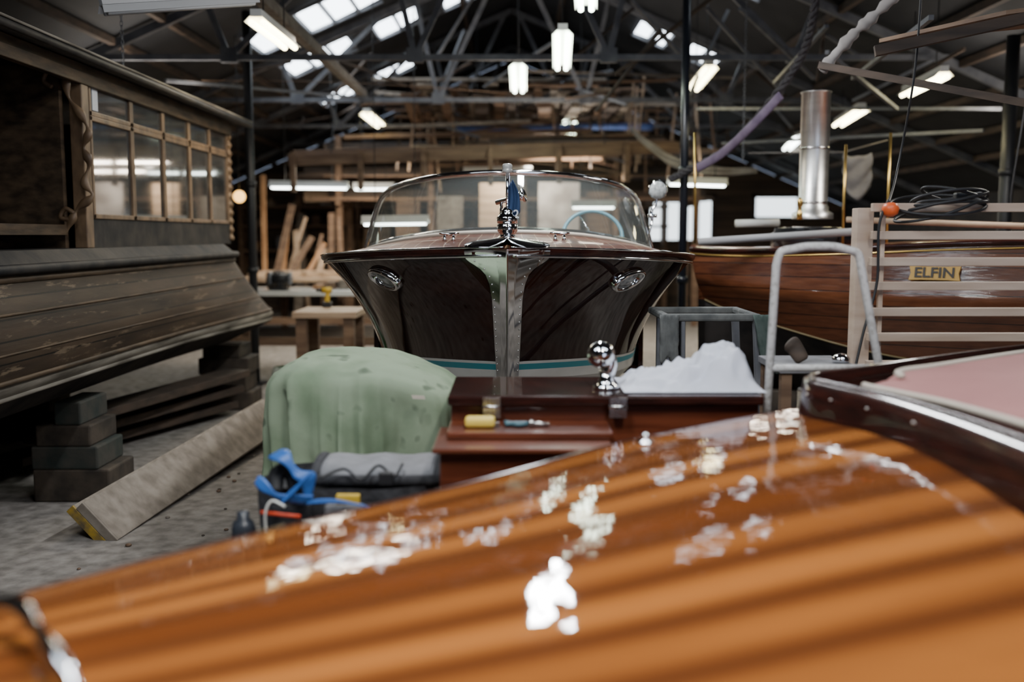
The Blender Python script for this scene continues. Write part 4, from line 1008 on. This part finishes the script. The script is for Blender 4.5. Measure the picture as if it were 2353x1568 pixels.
g=G(); g.grid([[Vector((p.x+.03,p.y,CT-.03)) for p in cpp],[Vector((p.x+.36,p.y-(.06 if i<40 else 0),CT-.03)) for i,p in enumerate(cpp)]]); g.obj('inner_ledge',mahog_dark,parent=fgb,solid=.01)
g=G(); pts=[P(-30,1392,1.42),P(40,1395,1.40),P(80,1440,1.34),P(125,1510,1.27),P(165,1575,1.22),P(190,1640,1.18)]
g.tube(smooth(pts,6),[.010+.008*abs(math.sin(i*.25)) for i in range(31)],12,flat=.8)
g.obj('bow_fairlead',chrome,parent=fgb)
c=P(1478,985,2.66); c.z=1.045
G().lathe(c+Vector((0,-.05,0)),[(.024,0),(.024,.008),(.012,.012),(.010,.02),(.014,.026),(.001,.032)],18).obj('deck_cap',chrome,parent=fgb)
# ================= TOOL BAG on crate
cr=thing('wooden_crate',(-.55,3.1,0),'slatted timber crate standing on the floor under the tool bag','crate')
g=G()
for x in (-.82,-.28): 
    for y in (2.9,3.28): g.box((x,y,0),(x+.05,y+.05,.6))
g.obj('corner_posts',timber2,parent=cr)
g=G()
for k in range(5): g.box((-.83,2.88,.02+.12*k),(-.22,2.9,.11+.12*k)); g.box((-.83,3.33,.02+.12*k),(-.22,3.35,.11+.12*k))
g.box((-.83,2.88,.6),(-.22,3.35,.62)); g.obj('slats',timber2,parent=cr)
bag=thing('tool_bag',(-.5,3.1,.62),'open black fabric tool bag with grey padded flap','tool bag')
g=G(); rows=[]
for i in range(9):
    t=i/8; zz=.622+.22*t
    ring=[]
    for k in range(48):
        a=2*math.pi*k/48; cxx=math.cos(a);sy=math.sin(a); q=(abs(cxx)**4+abs(sy)**4)**(-.25)
        ring.append(Vector((-.51+.28*q*cxx*(1-.03*t)+.006*math.sin(7*a+5*t),3.1+.18*q*sy+.006*math.sin(9*a+3*t),zz)))
    rows.append(ring)
g.grid(rows,closed=True); g.add(rows[0],[tuple(range(48))]); g.add([p-Vector((0,0,.03)) for p in rows[-1]],[tuple(range(48))])
g.obj('bag_body',blackfab,parent=bag)
for x in (-.66,-.5,-.36):
    G().box((x-.06,2.895,.66),(x+.06,2.925,.80)).obj('pocket',greyfab if x==-.5 else blackfab,parent=bag,bevel=.01)
g=G(); rows=[]
for i in range(17):
    a=math.pi*i/16; sn=max(0,math.sin(a)); rows.append([Vector((-.60+.37*k/12,3.12-.12*math.cos(a),.850+.036*sn**.6+.005*math.sin(k*1.3)*sn)) for k in range(13)])
g.grid(rows); g.obj('padded_flap',greyfab,parent=bag,solid=.016)
for x in (-.225,-.605):
    G().tube(smooth([(x,2.98,.85),(x,3.0,.875),(x,3.12,.893),(x,3.22,.87),(x,3.25,.84)],6),.016,10).obj('flap_binding',blackfab,parent=bag)
G().tube([(-.61,2.975,.854),(-.22,2.975,.854)],.018,8).obj('flap_binding',blackfab,parent=bag)
G().tube(smooth([P(735,1100,2.92),P(790,1078,2.95),P(830,1102,2.92),P(870,1070,2.98),P(905,1095,2.93),P(925,1066,3.0)],8),.005,6).obj('thin_cord',rubber,parent=bag)
g=G(); q=P(888,1100,2.93); g.box(q-Vector((.022,.012,.02)),q+Vector((.022,.012,.02))); g.obj('buckle',rubber,parent=bag,bevel=.005)
def ribbon(pts,w,name,m,par,th=.005,dv=(.5,.25,.83),tw=0):
    dv=Vector(dv); pp=smooth(pts,8); L=len(pp); rows=[]
    for i,p in enumerate(pp):
        d_=(Matrix.Rotation(tw*i/L,3,'X')@dv); rows.append([p+d_*(w*k*(.8+.35*math.sin(i*.35))) for k in (-.5,-.25,0,.25,.5)])
    return G().grid(rows).obj(name,m,parent=par,solid=th)
bs=thing('blue_strap',tuple(P(660,1110,2.88)),'crumpled flat blue strap with black lining on the tool bag','strap')
ribbon([P(590,1102,2.86),P(615,1125,2.84),P(645,1142,2.84),P(715,1150,2.85)],.03,'lower_band',bluepl,bs,tw=.6)
ribbon([P(632,1042,2.9),P(652,1052,2.86),P(680,1085,2.85),P(706,1100,2.85),P(708,1150,2.85)],.05,'upper_band',bluepl,bs,dv=(.85,.2,.45),tw=-.8)
ribbon([P(650,1150,2.84),P(685,1120,2.83),P(712,1090,2.84)],.04,'middle_band',bluepl,bs,dv=(.5,.2,.8),tw=.4)
ribbon([P(704,1155,2.85),P(770,1152,2.84),P(850,1165,2.83)],.014,'tail',bluepl,bs)
G().tube(smooth([P(632,1130,2.89),P(638,1090,2.91),P(660,1080,2.91),P(672,1100,2.89),P(680,1140,2.88)],6),.024,10,flat=.7).obj('black_lining',rubber,parent=bs)
g=G(); q=P(800,1150,2.86); g.box(q-Vector((.035,.01,.012)),q+Vector((.035,.01,.018))); g.obj('label_patch',yellow,parent=bag,bevel=.004)
G().tube(smooth([P(612,1230,2.85),P(610,1180,2.84),P(625,1152,2.84),P(655,1165,2.83)],8),.004,8).obj('white_cord',lampwhite,parent=bag)
G().tube([P(600,1178,2.85),P(690,1188,2.84)],.006,8).obj('red_pencil',redp,label='red marking tool lying across the bag',cat='pencil')
q=P(560,1230,2.88); G().lathe((q.x,q.y,q.z-.14),[(.035,0),(.035,.16),(.03,.18),(.018,.19),(.018,.21),(.001,.215)],18).obj('aerosol_can',mat('dark_can',(.03,.035,.045),.3),parent=bag)
c=P(1828,812,3.95); t=thing('leather_strop',tuple(c),'curved brown leather-faced wooden block','block')
G().tube(smooth([P(1812,785,3.95),P(1826,800,3.95),P(1845,830,3.93)],6),[.02,.028,.033,.036,.036,.035,.034,.033,.032,.031,.030,.028,.02],12,flat=.5).obj('body',timber3,parent=t)
a=P(1785,838,3.9); b2=P(1965,838,3.9)
cab=thing('side_table',((a.x+b2.x)/2,4.05,0),'low grey painted table behind the ladder','table')
G().box((a.x,3.85,a.z-.03),(b2.x,4.2,a.z)).obj('table_top',greyfab,parent=cab,bevel=.004)
for x in (a.x+.03,b2.x-.03):
    for y in (3.88,4.17): G().box((x-.02,y-.02,0),(x+.02,y+.02,a.z-.03)).obj('leg',timber2,parent=cab)
c=P(1932,828,3.95); c.z=a.z+.001
G().lathe(c,[(.03,0),(.036,.006),(.034,.02),(.02,.034),(.001,.038)],16).obj('chrome_bollard',chrome,label='small domed chrome bollard lying on the side table',cat='boat fitting')
for i in range(60):
    x=random.uniform(-2.3,-1.1); y=random.uniform(4.2,8.5); r=random.uniform(.006,.02)
    G().ball((x,y,r*.4),r,8,sc=(1,random.uniform(.6,1.4),.5)).obj('wood_chip',random.choice([timber2,blockwood,greyboard]),label='small chip of wood on the concrete floor',cat='wood chip',group='chips on the floor')
# ================= LIGHTS
w=bpy.data.worlds.new('w'); bpy.context.scene.world=w; w.use_nodes=True
w.node_tree.nodes['Background'].inputs[0].default_value=(.62,.74,1,1); w.node_tree.nodes['Background'].inputs[1].default_value=2.6
def area(name,loc,rot,sx,sy,e,c=(1,1,1)):
    l=bpy.data.lights.new(name,'AREA'); l.shape='RECTANGLE'; l.size=sx;l.size_y=sy;l.energy=e;l.color=c
    o=bpy.data.objects.new(name,l); o.location=loc; o.rotation_euler=rot; bpy.context.collection.objects.link(o)
for (x,y,z,e,c) in ((.3,5.9,3.5,105,(.96,.97,1)),(.9,.6,3.7,75,(1,.95,.9)),(-.8,1.4,3.6,75,(.96,.98,1)),(3.6,6.0,3.1,60,(1,.93,.85))):
    lamp((x,y-.6,z+.04),(x,y+.6,z+.04),True,.16,tube_c)  # unseen extra fixture, added to go with the fill light below
    area('added_fill',(x,y,z),(0,0,0),.14,1.15,e,c)  # fill light added over the near boats
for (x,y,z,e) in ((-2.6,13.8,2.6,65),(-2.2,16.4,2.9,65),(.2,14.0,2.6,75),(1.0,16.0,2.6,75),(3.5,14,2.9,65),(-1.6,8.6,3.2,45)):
    area('added_fill',(x,y,z),(0,0,0),1.2,.14,e,(1,.87,.70))  # warm fill added to brighten the rear workshop and old launch
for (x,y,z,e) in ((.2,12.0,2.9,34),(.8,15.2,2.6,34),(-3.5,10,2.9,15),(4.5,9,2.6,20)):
    area('added_fill',(x,y,z),(math.pi,0,0),1.2,.14,e,(1,.9,.78))  # upward fill added to brighten the roof and its timbers
# ================= CAMERA
cd=bpy.data.cameras.new('camera'); cam=bpy.data.objects.new('camera',cd); bpy.context.collection.objects.link(cam)
cam.location=(0,0,CAMZ); cam.rotation_euler=(math.pi/2-TH,0,0); cd.sensor_width=36; cd.lens=36*F/W
cd.dof.use_dof=True; cd.dof.focus_distance=4.9; cd.dof.aperture_fstop=1.05; cd.clip_end=100
bpy.context.scene.camera=cam
